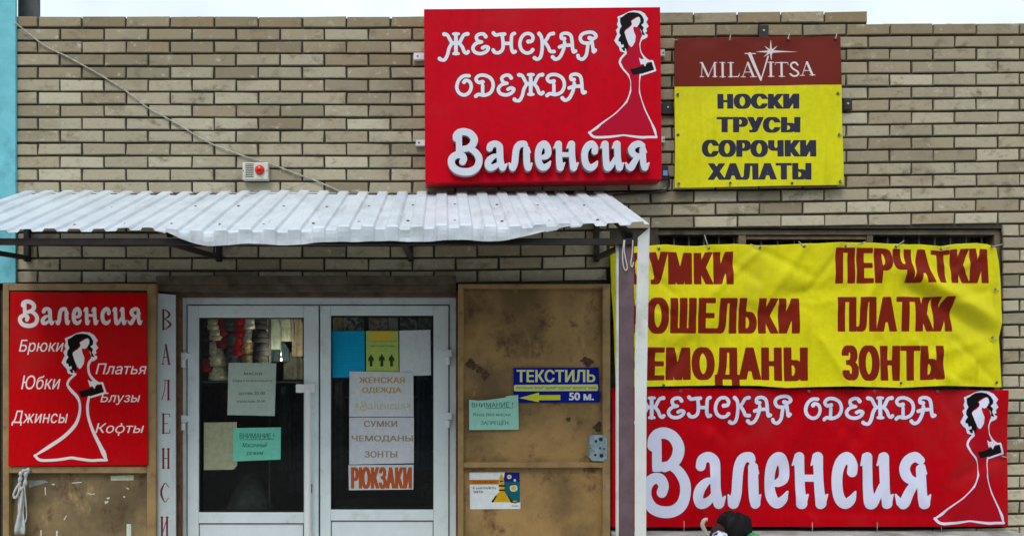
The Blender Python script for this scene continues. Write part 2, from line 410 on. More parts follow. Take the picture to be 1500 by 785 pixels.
# ------------------------------------------------------------------ printed surfaces
def print_mat(name, base, inks, rough=0.5, var=0.06, vscale=30, bmp=0.15, bscale=260, spec=0.06, dirt=None):
    m, t, b = new_mat(name)
    c = mixcol(t, ramp(t, noise(t, vscale, 5), .3, .7), tuple(x * (1 - var) for x in base), tuple(min(1, x * (1 + var)) for x in base))
    c = mixcol(t, ramp(t, noise(t, 14, 6, .7, (1, 1, .12), 2.2), .5, .8), c, tuple(x * .78 for x in base))
    c = mixcol(t, ramp(t, noise(t, 2.2, 5, .6, None, 5.2), .45, .75), c, tuple(min(1, x * .86 + .012) for x in base))
    for i, (col, soft) in enumerate(inks):
        at = node(t, 'ShaderNodeAttribute', attribute_name=f'ink{i}')
        c = mixcol(t, ramp(t, at.outputs['Fac'], -soft, soft), c, col)
    if dirt: c = mixcol(t, ramp(t, noise(t, 6, 7, .7), .55, .85), c, dirt)
    t.links.new(c, b.inputs['Base Color']); b.inputs['Roughness'].default_value = rough
    b.inputs['Specular IOR Level'].default_value = spec
    if bmp: bump(t, b, noise(t, bscale, 2), bmp, .002)
    return m

def sheet(name, quad, d, base, inks, parent=None, res=1.0, thick=0.002, warp=None, relief=None, rough=.5, edge=None, soft=.3, **kw):
    """printed sheet over a photo quad (TL, TR, BR, BL); inks = [(shapes, colour)]; relief(X, Y) gives metres towards the viewer"""
    q = np.array(quad, float)
    w = max(np.hypot(*(q[1] - q[0])), np.hypot(*(q[2] - q[3]))); h = max(np.hypot(*(q[3] - q[0])), np.hypot(*(q[2] - q[1])))
    nu, nv = max(2, int(w / res) + 1), max(2, int(h / res) + 1)
    u, v = np.meshgrid(np.linspace(0, 1, nu), np.linspace(0, 1, nv))
    X = (q[0, 0] * (1 - u) + q[1, 0] * u) * (1 - v) + (q[3, 0] * (1 - u) + q[2, 0] * u) * v
    Y = (q[0, 1] * (1 - u) + q[1, 1] * u) * (1 - v) + (q[3, 1] * (1 - u) + q[2, 1] * u) * v
    fields = [field(sh, X, Y) for sh, _ in inks]
    X0, Y0 = X, Y
    if warp: X, Y = warp(X, Y, u, v)
    co = Parr(X, Y, np.full(X.shape, float(d)))
    if relief is not None: co[..., 1] -= relief(X0, Y0, u, v)
    front = co.reshape(-1, 3); back = front.copy(); back[:, 1] += thick
    # rim ring
    idx = np.arange(nu * nv).reshape(nv, nu)
    fq = np.stack([idx[:-1, :-1], idx[1:, :-1], idx[1:, 1:], idx[:-1, 1:]], -1).reshape(-1, 4)
    ring = np.concatenate([idx[0, :], idx[1:, -1], idx[-1, -2::-1], idx[-2:0:-1, 0]])
    N = nu * nv
    verts = np.concatenate([front, back]) if relief is not None else np.concatenate([front, back[ring]])
    nxt = np.roll(ring, -1)
    if relief is not None:
        rim = np.stack([ring, nxt, nxt + N, ring + N], -1); bq = fq[:, ::-1] + N
        faces = np.concatenate([fq, rim, bq]); extra = None
    else:
        bi = np.arange(len(ring)) + N; rim = np.stack([ring, nxt, np.roll(bi, -1), bi], -1)
        faces = np.concatenate([fq, rim]); extra = tuple(int(i) for i in bi)
    L = origin(parent); verts = verts - np.array(L)
    me = bpy.data.meshes.new(name)
    nf = len(faces) + (1 if extra else 0); nl = faces.size + (len(extra) if extra else 0)
    me.vertices.add(len(verts)); me.vertices.foreach_set('co', verts.ravel().astype(np.float32))
    me.loops.add(nl); lv = faces.ravel()
    if extra: lv = np.concatenate([lv, np.array(extra)])
    me.loops.foreach_set('vertex_index', lv.astype(np.int32))
    me.polygons.add(nf); st = np.arange(len(faces)) * 4
    if extra: st = np.append(st, faces.size)
    me.polygons.foreach_set('loop_start', st.astype(np.int32))
    me.update(calc_edges=True); me.validate()
    for i, f in enumerate(fields):
        a = me.attributes.new(f'ink{i}', 'FLOAT', 'POINT'); full = np.full(len(verts), -6.0, np.float32); full[:N] = f.ravel()
        if relief is not None: full[N:] = -6
        a.data.foreach_set('value', full)
    if relief is not None: 
        sm = np.zeros(nf, bool); sm[:len(fq)] = True; me.polygons.foreach_set('use_smooth', sm)
    me.materials.append(print_mat(name + '_print', base, [(c, soft) for _, c in inks], rough=rough, **kw))
    o = bpy.data.objects.new(name, me); COL.objects.link(o)
    if parent: o.parent = parent
    return o

def contour(shapes, res):
    """outline loops (photo pixels) of a union of shapes, by marching squares"""
    bb = np.array([s.bbox() for s in shapes]); x0, y0 = bb[:, :2].min(0) - 3 * res; x1, y1 = bb[:, 2:].max(0) + 3 * res
    xs = np.arange(x0, x1, res); ys = np.arange(y0, y1, res); X, Y = np.meshgrid(xs, ys); f = field(shapes, X, Y)
    f[np.abs(f) < 1e-6] = 1e-6
    pos = {}; nxt = {}
    def ep(k):
        if k not in pos:
            t, j, i = k
            if t == 0: a, b = f[j, i], f[j, i + 1]; pos[k] = (xs[i] + res * a / (a - b), ys[j])
            else: a, b = f[j, i], f[j + 1, i]; pos[k] = (xs[i], ys[j] + res * a / (a - b))
        return k
    S = f > 0
    for j in range(len(ys) - 1):
        for i in range(len(xs) - 1):
            c = (S[j, i], S[j, i + 1], S[j + 1, i + 1], S[j + 1, i])
            n = sum(c)
            if n in (0, 4): continue
            e = [(0, j, i), (1, j, i + 1), (0, j + 1, i), (1, j, i)]   # top right bottom left
            for q in range(4):     # walk corners; an edge from in to out starts, out to in ends
                if c[q] and not c[(q + 1) % 4]:
                    r = (q + 1) % 4
                    while not (not c[r] and c[(r + 1) % 4]): r = (r + 1) % 4
                    nxt[(ep(e[q]), (j, i))] = ep(e[r]); 
    step = {}
    for (a, cell), b in nxt.items(): step.setdefault(a, []).append(b)
    loops = []
    while step:
        s0 = next(iter(step)); lp = []; k = s0
        while k in step:
            lp.append(pos[k]); b = step[k].pop()
            if not step[k]: del step[k]
            k = b
        if len(lp) > 4: loops.append(lp)
    return loops

def solid_letter(name, shapes, d0, d1, mats, parent, res=.7, bev=.002):
    k = (D - d1) / F
    c = bpy.data.curves.new(name, 'CURVE'); c.dimensions = '2D'; c.fill_mode = 'BOTH'; c.extrude = (d1 - d0) / 2 - bev; c.bevel_depth = bev; c.bevel_resolution = 1
    for lp in contour(shapes, res):
        s = c.splines.new('POLY'); s.points.add(len(lp) - 1); s.use_cyclic_u = True
        for p, (x, y) in zip(s.points, lp): p.co = ((x - CX) * k, HZ + (CY - y) * k, 0, 1)
    o = bpy.data.objects.new(name, c); COL.objects.link(o)
    dg = bpy.context.evaluated_depsgraph_get(); me = bpy.data.meshes.new_from_object(o.evaluated_get(dg))
    bpy.data.objects.remove(o); bpy.data.curves.remove(c)
    n = len(me.vertices); a = np.empty(n * 3); me.vertices.foreach_get('co', a); a = a.reshape(-1, 3)
    b = np.stack([a[:, 0], -(d0 + d1) / 2 - a[:, 2], a[:, 1]], 1) - np.array(origin(parent))
    me.vertices.foreach_set('co', b.ravel()); me.materials.clear()
    for m in mats: me.materials.append(m)
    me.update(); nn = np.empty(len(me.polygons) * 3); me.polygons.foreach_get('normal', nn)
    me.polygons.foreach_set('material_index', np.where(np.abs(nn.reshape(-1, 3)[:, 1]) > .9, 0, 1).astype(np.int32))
    me.name = name
    o = bpy.data.objects.new(name, me); COL.objects.link(o); o.parent = parent
    return o

# ------------------------------------------------------------------ ground
gm, t, b = new_mat('asphalt')
c = mixcol(t, ramp(t, noise(t, 2.0, 6), .35, .65), (.045, .045, .045), (.075, .073, .07)); t.links.new(c, b.inputs['Base Color']); b.inputs['Roughness'].default_value = .9
bump(t, b, noise(t, 90, 3), .4)
g = MB().grid([[(-300, -300, -.12), (300, -300, -.12)], [(-300, 300, -.12), (300, 300, -.12)]]).build('ground', gm, fix=False); tag(g, kind='structure')
pm = M('paving', (.45, .44, .41), .85, var=.2, scale=5, bmp=.3, dirt=(.12, .11, .1))
g = MB().box(-16, 16, -3.4, -0.002, -.2, 0, .01).build('pavement', pm); tag(g, kind='structure')

# ------------------------------------------------------------------ the brick shop
shop = thing('brick_shop', (0, 0, 0), 'sand coloured brick shop front with white double glass doors under a canopy', 'shop building')

bm_, t, b = new_mat('brick')
at = node(t, 'ShaderNodeAttribute', attribute_name='tone'); at2 = node(t, 'ShaderNodeAttribute', attribute_name='warm')
c = mixcol(t, at.outputs['Fac'], (.245, .212, .138), (.535, .485, .352))
c = mixcol(t, at2.outputs['Fac'], c, (.27, .19, .095))
c = mixcol(t, ramp(t, noise(t, 26, 6, .7, (1, 1, 1.6)), .50, .80), c, (.24, .215, .165))
c = mixcol(t, ramp(t, noise(t, 60, 3, .6, None, 5), .66, .95), c, (.56, .53, .45))
c = mixcol(t, ramp(t, noise(t, 1.6, 5, .6, None, 7), .50, .74), c, (.27, .225, .15))
c = mixcol(t, ramp(t, noise(t, 9, 7, .72, (1, 1, 1.5), 8), .52, .70), c, (.20, .165, .105))
c = mixcol(t, ramp(t, noise(t, 17, 7, .75, (1, 1, 1.3), 12), .56, .72), c, (.55, .52, .42))
t.links.new(c, b.inputs['Base Color']); b.inputs['Roughness'].default_value = .88
bump(t, b, noise(t, 150, 5, .7), .55, .004)
mort = M('mortar', (.05, .042, .028), .95, var=.3, scale=30, bmp=.5)

# course lines of the photo: y of bed joint k at four columns, and head-joint columns
XT = [-400, 25, 600, 980, 1460, 1900]
Y0 = [41, 41, 41.3, 35.6, 33.0, 31.0]; PT = [18.7, 18.7, 18.7, 18.74, 18.46, 18.3]
def bed(x, k): return np.interp(x, XT, Y0) + k * np.interp(x, XT, PT)
def head(j): return float(np.interp(j, [-10, 0, 8, 15, 19, 40], [-591, 55, 572, 1016.7, 1272, 2605]))
WALL_L, WALL_R = 22.0, 1760.0
OPEN = [(-10, 415, 893, 2000), (893, 336, 1470, 774)]          # entrance bay, shop window
def cut(x0, x1, y0, y1):
    """visible pieces of a brick rectangle outside the openings"""
    rs = [(x0, x1, y0, y1)]
    for (a, bb, cc, dd) in OPEN:
        out = []
        for (p, q, r, s) in rs:
            if q <= a or p >= cc or s <= bb + 3 or r >= dd - 3: out.append((p, q, r, s)); continue
            if p < a - 4: out.append((p, a, r, s))
            if q > cc + 4: out.append((cc, q, r, s))
        rs = out
    return rs
verts, faces, tones, warms = [], [], [], []
JW, JH = 1.4, 1.6
for k in range(-2, 50):
    for j in range(-3, 32):
        h0 = head(j + (.5 if k % 2 else 0)); h1 = head(j + 1 + (.5 if k % 2 else 0))
        x0, x1 = h0 + JW, h1 - JW
        x0 = max(x0, WALL_L); x1 = min(x1, WALL_R)
        if x1 - x0 < 5: continue
        xm = (x0 + x1) / 2
        ya, yb = bed(xm, k - 1), bed(xm, k)
        if k < 0 or (k == 0 and xm > 1272): continue
        ytop = ya + JH; ybot = yb - JH
        if k == 0 and xm < 965: ytop = ya + 2.2
        if k == 0 and xm > 965: ytop = ya + 1.6
        if ybot > 966: continue
        for (a, bb, cc, dd) in cut(x0, x1, ytop, ybot):
            tn = min(1, max(0, rng.normal(.60, .27))); 
            row = max(0.0, 1 - k / 5.0)
            tn = max(0, tn - .42 * row * rng.uniform(.4, 1.2)); wm = max(0, min(.8, rng.normal(.1 + .45 * row, .16)))
            dj = rng.normal(0, .0012); e = .0035
            pr = [(a, cc), (bb, cc), (bb, dd), (a, dd)]
            # follow the slope of the bed at both ends
            sl_ = lambda x, y: y + (bed(x, k) - bed(xm, k))
            A = [P(x + rng.normal(0, .38), sl_(x, y) + rng.normal(0, .32), 0) for x, y in pr]
            ce = sum(A, Vector()) / 4; o = len(verts)
            for lev, ins in ((.016, 0), (.0035, 0), (0, e)):
                for p in A:
                    q = Vector(p); q.y = lev + dj
                    if ins: q.x += ins * (1 if ce.x > q.x else -1); q.z += ins * (1 if ce.z > q.z else -1)
                    verts.append(tuple(q))
            for lv in (0, 4):
                for i in range(4):
                    faces.append((o + lv + i, o + lv + (i + 1) % 4, o + lv + 4 + (i + 1) % 4, o + lv + 4 + i))
            faces.append((o + 8, o + 11, o + 10, o + 9))
            tones += [tn] * 9; warms += [wm] * 9
# mortar bed behind the bricks: slabs round the openings (0.3 m thick wall)
mbm = MB()
T = .3
def slab(px0, py0, px1, py1, front=.011):
    a = P(px0, py1, 0); bb = P(px1, py0, 0); mbm.box(a.x, bb.x, front, T, a.z, bb.z)
slab(WALL_L, 26.2, 965, 415); slab(965, 36.5, WALL_R, 334)
slab(965, 20.5, 1271, 36.4, .013)
slab(893, 415.1, 894, 966); slab(893, 775, 1470, 966); slab(1470.1, 334.1, WALL_R, 966)
slab(893, 334.1, 965, 334.6)
n0 = len(verts); verts += mbm.v; nb = len(faces); faces += [tuple(i + n0 for i in f) for f in mbm.f]
tones += [0] * len(mbm.f); warms += [0] * len(mbm.f)
me = bpy.data.meshes.new('brick_wall'); me.from_pydata(verts, [], faces); me.materials.append(bm_); me.materials.append(mort)
me.polygons.foreach_set('material_index', [0] * nb + [1] * (len(faces) - nb))
for nm, arr in (('tone', tones), ('warm', warms)):
    a_ = me.attributes.new(nm, 'FLOAT', 'FACE'); a_.data.foreach_set('value', arr)
bm2 = bmesh.new(); bm2.from_mesh(me); bmesh.ops.recalc_face_normals(bm2, faces=bm2.faces[:]); bm2.to_mesh(me); bm2.free()
o = bpy.data.objects.new('brick_wall', me); COL.objects.link(o); o.parent = shop

# crumbs of mortar left along the top of the parapet
cr = MB()
for i in range(90):
    x = rng.uniform(26, 960) if i < 60 else rng.uniform(1275, 1500)
    top = bed(x, -1) + 2.2 if x < 965 else bed(x, 0) + 1.6 
    if 965 < x < 1272: continue
    p = P(x, top, 0); w = rng.uniform(.006, .03); h = rng.uniform(.002, .006)
    cr.box(p.x - w, p.x + w, .01 + rng.uniform(0, .02), .06, p.z - .012, p.z + h, .0015)
cr.build('mortar_crumb', M('old_mortar', (.30, .28, .24), .95, var=.3, scale=60), shop)['kind'] = 'stuff'

steel = M('brown_painted_steel', (.23, .155, .075), .55, var=.22, scale=7, bmp=.15, dirt=(.085, .05, .025), dscale=5, dlo=.52, dhi=.75)
rail_m = M('tan_painted_steel', (.31, .20, .085), .5, var=.2, scale=9, bmp=.12, dirt=(.10, .055, .025), dscale=8, dlo=.55, dhi=.8)
dark_steel = M('dark_brown_steel', (.016, .010, .010), .5, var=.25, scale=10)
flat_roof = M('roofing_felt', (.06, .06, .06), .9)
pl_white = M('white_door_plastic', (.70, .80, .825), .32, var=.03, scale=5, dirt=(.47, .50, .47), dscale=9, dlo=.50, dhi=.85)
gap_m = M('black_rubber_gasket', (.012, .012, .012), .6)
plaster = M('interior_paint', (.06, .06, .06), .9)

a = P(-10, 30, 0); bb = P(WALL_R, 30, 0)
MB().box(a.x + .15, bb.x, T + .001, 6, a.z - .35, a.z - .2).build('roof', flat_roof, shop)
# room behind the doors
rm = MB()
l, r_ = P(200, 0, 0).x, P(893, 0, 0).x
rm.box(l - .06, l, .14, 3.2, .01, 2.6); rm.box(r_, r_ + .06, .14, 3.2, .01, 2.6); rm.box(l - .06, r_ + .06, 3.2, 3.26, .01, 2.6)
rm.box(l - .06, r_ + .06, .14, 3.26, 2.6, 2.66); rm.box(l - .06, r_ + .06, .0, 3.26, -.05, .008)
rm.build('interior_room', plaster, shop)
# bay lining behind the steel doors, header above the doors
for q0, q1, q2 in ((-330, 232, 425), (673.2, 892, 419)): MB().pbox(q0, q2, q1, 966, -.3, -.012).build('bay_lining', M('bay_cement', (.12, .10, .075), .9), shop)
hd = MB()
hd.pbox(228, 404, 668, 416, -.05, .035, .003); hd.pbox(228, 416.2, 668, 427, -.12, .012, .003); hd.pbox(228, 427.2, 668, 434.5, -.16, -.03, .002)
hd.build('door_header', M('header_steel', (.11, .078, .048), .6, var=.3, scale=12, dirt=(.05, .028, .018), dscale=9, dlo=.45, dhi=.7), shop)
for q0, q1, q2 in ((258.5, 263, 434.6), (668.5, 673, 427.3)): MB().pbox(q0, q2, q1, 966, -.16, -.02).build('door_jamb', M('rusty_jamb', (.17, .07, .03), .8, var=.35, scale=20), shop)

# ---- white double doors
DD = -.08
fr = MB(); fr.pbox(263.3, 436, 273, 966, DD - .07, DD, .003); fr.pbox(658.5, 436, 668, 966, DD - .07, DD, .003); fr.pbox(273.1, 436, 658.4, 446, DD - .07, DD, .003)
fr.pbox(274, 440, 657, 453, DD - .095, DD - .064)  # strip added behind the leaf tops to stop lamplight leaking through the gap
fr.build('door_frame', pl_white, shop)
glass, t, b = new_mat('door_glass'); t.nodes.remove(b)
tr = t.nodes.new('ShaderNodeBsdfTransparent'); gl = t.nodes.new('ShaderNodeBsdfGlossy'); gl.inputs['Roughness'].default_value = .015
fz = t.nodes.new('ShaderNodeFresnel'); fz.inputs[0].default_value = 1.5; mx = t.nodes.new('ShaderNodeMixShader')
tr.inputs[0].default_value = (.95, .97, .96, 1)
t.links.new(fz.outputs[0], mx.inputs[0]); t.links.new(tr.outputs[0], mx.inputs[1]); t.links.new(gl.outputs[0], mx.inputs[2]); t.links.new(mx.outputs[0], t.nodes['Material Output'].inputs[0])
def leaf(x0, x1, gx0, gx1, gy0, gy1, label):
    lf = MB(); d0, d1 = DD - .062, DD + .012
    y0, y1 = 447.5, 962
    lf.pbox(x0, y0, gx0, y1, d0, d1, .004); lf.pbox(gx1, y0, x1, y1, d0, d1, .004)
    lf.pbox(gx0 + .05, y0, gx1 - .05, gy0, d0, d1 - .0005, .004); lf.pbox(gx0 + .05, gy1, gx1 - .05, gy1 + 16, d0, d1 - .0005, .004)
    lf.pbox(gx0 + .05, 936, gx1 - .05, y1, d0, d1 - .0005, .004)
    o = lf.build('door_leaf', pl_white, shop); o['label'] = label
    gk = MB().pframe(gx0 + .1, gy0 + .1, gx1 - .1, gy1 - .1, 1.3, d0 + .01, d1 - .010, 0); gk.build('gasket', gap_m, o)
    MB().pbox(gx0 + 1.2, gy0 + 1.2, gx1 - 1.2, gy1 - 1.2, d0 + .028, d0 + .033).build('glass_pane', glass, o)
    lp = MB().pframe(gx0 + .1, gy1 + 16.2, gx1 - .1, 936, 1.0, d0 + .01, d1 - .008); lp.build('gasket', gap_m, o)
    MB().pbox(gx0 + 1.1, gy1 + 17.2, gx1 - 1.1, 935, d0 + .015, d1 - .012).build('lower_panel', M('white_door_panel', (.72, .80, .84), .3, var=.03), o)
    return o
ll = leaf(274.5, 466.5, 291, 445, 465, 750, 'left door leaf with a long white pull bar')
rl = leaf(469, 657, 484.5, 635, 462, 746, 'right door leaf')
def hinge(px, py, par, side):
    h = MB(); h.pbox(px - 6 * 1, py - 12, px + 3, py - 1.5, DD + .012, DD + .03, .003); 
    a = P(px - 2, py + 10, DD + .022); z1 = P(0, py - 1, DD).z
    h.lathe((a.x, a.y, a.z), [(.012, 0), (.013, .003), (.013, z1 - a.z)], 14)
    h.pbox(px + 3.1, py - 10.5, px + 10, py - 3, DD + .013, DD + .02, .002) if side < 0 else h.pbox(px - 13, py - 10.5, px - 6.1, py - 3, DD + .013, DD + .02, .002)
    return h.build('hinge', pl_white, par)
for y in (528, 620, 860): hinge(270, y, ll, -1)
for y in (524, 616, 856): hinge(659, y, rl, 1)
hb = MB(); hb.pbox(433, 562.5, 461, 575, DD + .0125, DD + .055, .006); 
a = P(451, 575, DD + .05); z0 = P(451, 900, DD + .05).z
hb.tube([(a.x, a.y, a.z + .02), (a.x, a.y, z0)], .0185, 16); hb.pbox(436, 892, 461, 905, DD + .0125, DD + .05, .005)
hb.build('pull_handle', M('white_enamel', (.78, .80, .81), .25, var=.02), ll)
kh = MB(); a = P(455.5, 710, DD + .0125); kh.lathe((a.x, a.y, a.z), [(.009, 0), (.009, .004), (.006, .006)], 14, 'Y'); kh.pbox(454, 711, 457, 722, DD + .0125, DD + .018, .002)
kh.build('lock', M('lock_steel', (.22, .22, .22), .35, metal=.8), ll)

# ---- brown steel outer doors folded back against the wall
def sheet_steel(name, base, blots):
    m, t, b = new_mat(name)
    c = mixcol(t, ramp(t, noise(t, 2.6, 7, .62, None, 1.0), .34, .66), tuple(x * .55 for x in base), tuple(min(1, x * 1.45) for x in base))
    c = mixcol(t, ramp(t, noise(t, 5.5, 9, .74, (1, 1, .8), 4.1), .52, .66), c, blots)
    c = mixcol(t, ramp(t, noise(t, 9, 4, .6, (1, 1, .4), 6), .62, .80), c, tuple(min(1, x * 1.9) for x in base))
    c = mixcol(t, ramp(t, noise(t, 34, 6, .8, None, 9), .60, .72), c, tuple(x * .45 for x in blots))
    c = mixcol(t, ramp(t, noise(t, 120, 3, .8, None, 2), .66, .75), c, tuple(min(1, x * 1.6) for x in base))
    t.links.new(c, b.inputs['Base Color']); b.inputs['Roughness'].default_value = .6
    bump(t, b, noise(t, 7, 3), .25, .012)
    return m
panel_m = sheet_steel('stained_steel_sheet', (.27, .165, .058), (.105, .052, .018))
panel_m2 = sheet_steel('rusty_steel_sheet', (.25, .175, .08), (.085, .036, .012))
def steel_leaf(x0, y0, x1, rails, w, d, label, mtop, mbot):
    r = MB(); dd0, dd1 = d - .05, d
    for rx0, rx1 in ((x0, x0 + w[0]), (x1 - w[1], x1)): r.pbox(rx0, y0, rx1, 958, dd0, dd1, .003)
    r.pbox(x0 + w[0] + .1, y0, x1 - w[1] - .1, y0 + rails[0], dd0, dd1 - .0015, .003)
    r.pbox(x0 + w[0] + .1, rails[1], x1 - w[1] - .1, rails[2], dd0, dd1 - .0015, .003); r.pbox(x0 + w[0] + .1, 948, x1 - w[1] - .1, 958, dd0, dd1 - .0015, .003)
    o = r.build('steel_door', rail_m, shop); o['label'] = label
    MB().pbox(x0 + w[0] + .05, y0 + rails[0], x1 - w[1] - .05, rails[1], dd0 + .002, dd0 + .011).build('sheet_panel', mtop, o)
    MB().pbox(x0 + w[0] + .05, rails[2], x1 - w[1] - .05, 948, dd0 + .002, dd0 + .011).build('sheet_panel', mbot, o)
    return o
sL = steel_leaf(4, 415.5, 228, (10, 682.5, 692.5), (9, 13), .06, 'left steel door leaf, rusty and scraped', panel_m2, panel_m2)
sR = steel_leaf(671, 416, 894, (6, 677, 684.5), (8, 11), .06, 'right steel door leaf, stained brown', panel_m, panel_m)
# lock plate on the right leaf
lk = MB(); q = [(864, 640), (868, 637), (884, 637), (889, 642), (889, 671), (884, 675), (868, 675), (863, 669)]
fv = [P(x, y, .066) for x, y in q]; bv = [Vector((v.x, -.012, v.z)) for v in fv]; n = len(q)
lk.add(fv + bv, [tuple(range(n))] + [(i, (i + 1) % n, n + (i + 1) % n, n + i) for i in range(n)])
lo = lk.build('lock_plate', M('blue_grey_steel', (.26, .36, .40), .45, var=.2, scale=30, dirt=(.09, .10, .10), dscale=30), sR)
for x, y, s in ((873, 646, .008), (880, 643, .011), (879, 656, .006), (872, 666, .007), (881, 667, .012), (885, 657, .005)):
    a = P(x, y, .0665); MB().lathe((a.x, a.y, a.z), [(s, 0), (s, .002)], 10, 'Y').build('keyhole', gap_m, lo)
# burn and grease marks with their own outline on the right sheet
for i, (x, y, w, h) in enumerate(((690, 533, 10, 7), (702, 541, 6, 6), (711, 549, 7, 6), (861, 530, 11, 6), (833, 614, 4, 4), (876, 625, 8, 6))):
    ring = [P(x + w * .8 * (1 + .3 * math.sin(3 * q + i) + .22 * math.sin(8 * q + 2 * i)) * math.cos(q), y + h * (1 + .3 * math.sin(2 * q + 2 * i) + .2 * math.sin(7 * q + i)) * math.sin(q), .0235) for q in np.linspace(0, 2 * math.pi, 37)[:-1]]
    bk = [Vector((v.x, v.y + .0012, v.z)) for v in ring]
    MB().add(ring + bk, [tuple(range(36))] + [(k, (k + 1) % 36, 36 + (k + 1) % 36, 36 + k) for k in range(36)]).build('grease_mark', M('grease', (.07, .036, .016), .7, var=.6, scale=50), sR)

# ---- shop window behind the two long banners
wf = MB(); d0, d1 = -.14, -.03
wf.pbox(893.5, 336.5, 1469.5, 344, d0, d1, .003); wf.pbox(1457, 344.1, 1469.5, 770, d0, d1, .003); wf.pbox(893.5, 344.1, 901, 770, d0, d1, .003)
wf.pbox(901.1, 764, 1456.9, 772, d0, d1, .003); wf.pbox(1082, 344.1, 1093, 763.9, d0, d1 - .004, .003); wf.pbox(1270, 344.1, 1279, 763.9, d0, d1 - .004, .003)
wfo = wf.build('shop_window', M('window_brown_paint', (.15, .115, .07), .55, var=.25, scale=12, dirt=(.06, .04, .025), dscale=10), shop)
MB().pbox(1093.2, 345, 1269.8, 350.5, -.10, -.045, .002).build('transom', M('bare_wood', (.24, .165, .09), .7, var=.25, scale=20, stretch=(1, 1, 8)), wfo)
MB().pbox(901.2, 344.2, 1456.8, 763.8, -.125, -.12).build('glass_pane', glass, wfo)
for x in list(range(921, 1080, 22)) + list(range(1300, 1456, 23)):
    a = P(x, 344.1, -.075); z = P(x, 763.9, -.075).z
    MB().tube([(a.x, a.y, a.z), (a.x, a.y, z)], .0055, 8).build('window_bar', M('bar_steel', (.12, .11, .10), .5), wfo)
for x in range(1115, 1265, 24):
    a = P(x, 350.6, -.075); z = P(x, 763.9, -.075).z
    MB().tube([(a.x, a.y, a.z), (a.x, a.y, z)], .0055, 8).build('window_bar', M('bar_steel', (.12, .11, .10), .5), wfo)
wr = MB(); l, r_ = P(893, 0, 0).x, P(1470, 0, 0).x; zt = P(0, 336, 0).z; zb = P(0, 774, 0).z
wr.box(l + .07, 6.5, .9, .95, zb - .6, zt + .6); wr.box(6.5, 6.55, T + .002, .95, zb - .6, zt + .6).build('sky_blocking_board', M('dark_board', (.03, .03, .035), .9), shop)  # boards added behind the window to shut out the bright open sky
sill = MB(); a = P(893, 778, .05); 
zs = HZ - (778 - CY) * (D - .03) / F
sill.box(l, P(1482, 0, 0).x, -.30, .012, zs - .05, zs, .006).build('window_sill', M('zinc_sill', (.42, .44, .43), .45, var=.15, scale=12, dirt=(.2, .2, .18)), shop)

# ------------------------------------------------------------------ neighbouring house and roof post
nb_ = thing('neighbour_house', (P(-200, 0, 0).x, 0, 0), 'turquoise painted house wall at the left edge beside the brick shop', 'house')
teal = M('turquoise_plaster', (.165, .54, .63), .85, var=.10, scale=6, bmp=.35, bscale=60, dirt=(.10, .36, .45), dscale=4)
xr = P(22.5, 0, .02).x
def prism(pts, z0, z1):
    n = len(pts); return MB().add([(x, y, z) for z in (z0, z1) for x, y in pts], [tuple(range(n)), tuple(range(n, 2 * n))] + [(i, (i + 1) % n, n + (i + 1) % n, n + i) for i in range(n)])
zt0 = P(0, 414.5, .02).z
prism([(-9, -.02), (xr, -.02), (xr, -.001), (xr - 3.4, 5), (-9, 5)], zt0, 5.2).build('wall', teal, nb_)
MB().box(-9, P(-1, 0, 0).x, -.019, 5, 0, zt0 - .002).build('plinth_wall', M('dark_plinth', (.06, .05, .04), .9), nb_)
prism([(-9.1, -.12), (xr + .05, -.12), (xr + .05, 0), (xr - 3.3, 5.1), (-9.1, 5.1)], 5.2, 5.3).build('roof', flat_roof, nb_)
ps = MB(); x0, x1 = P(26, 0, -.06).x, P(48.5, 0, -.06).x
ps.box(x0, x1, .06, .15, P(0, 30, 0).z - .02, 4.6, .004)
ps.box(x0 - .04, x1 + .04, .05, .20, P(0, 30, 0).z - .06, P(0, 30, 0).z - .02, .003)
single(ps.build('roof_post', M('dark_grey_steel', (.06, .06, .06), .6, var=.3)), 'dark grey steel post rising above the brick parapet beside the turquoise wall', 'post')

# unseen building added across the street, so the glass mirrors it instead of sky
ob = thing('added_street_building', (0, -24, 0), 'plain grey building added across the street, unseen behind the viewer', 'building')
MB().box(-26, 26, -30, -24, -.12, 10.5).build('wall', M('far_plaster', (.10, .10, .10), .9), ob)
for i in range(9):
    MB().box(-22 + i * 5, -20 + i * 5, -24.0, -23.95, 1.2, 3.2).build('window', M('far_window', (.05, .06, .07), .2), ob)
MB().box(-26.3, 26.3, -30.3, -23.8, 10.5, 10.8).build('roof', flat_roof, ob)

# ------------------------------------------------------------------ canopy
can = thing('canopy', (P(440, 0, 0).x, 0, 2.3), 'white corrugated metal canopy with bent front lip over the shop doors', 'canopy')
can_m, t, b = new_mat('white_profiled_sheet')
c = mixcol(t, ramp(t, noise(t, 5, 6), .3, .7), (.52, .585, .645), (.64, .70, .76))
c = mixcol(t, ramp(t, noise(t, 16, 8, .75, (1, .10, .3), 2), .50, .76), c, (.38, .39, .40))
c = mixcol(t, ramp(t, noise(t, 3.5, 7, .7, None, 5), .58, .78), c, (.50, .49, .46))
c = mixcol(t, ramp(t, noise(t, 55, 3, .7, None, 8), .74, .82), c, (.18, .12, .08))
t.links.new(c, b.inputs['Base Color']); b.inputs['Roughness'].default_value = .42
bump(t, b, noise(t, 9, 3), .25, .02)
XL, XR = -2.495, .965; CD = .96
zb0 = P(0, 282.5, 0).z
def zfront(x):   # height of the front edge along the canopy
    return float(np.interp(x, [-2.5, -1.2, .2, .97], [2.322, 2.325, 2.347, 2.353]))
def prof(s):     # trapezoid rib profile, period .115
    q = (s / .115) % 1
    return .0135 * float(np.interp(q, [0, .31, .39, .82, .90, 1], [0, 0, 1, 1, 0, 0]))
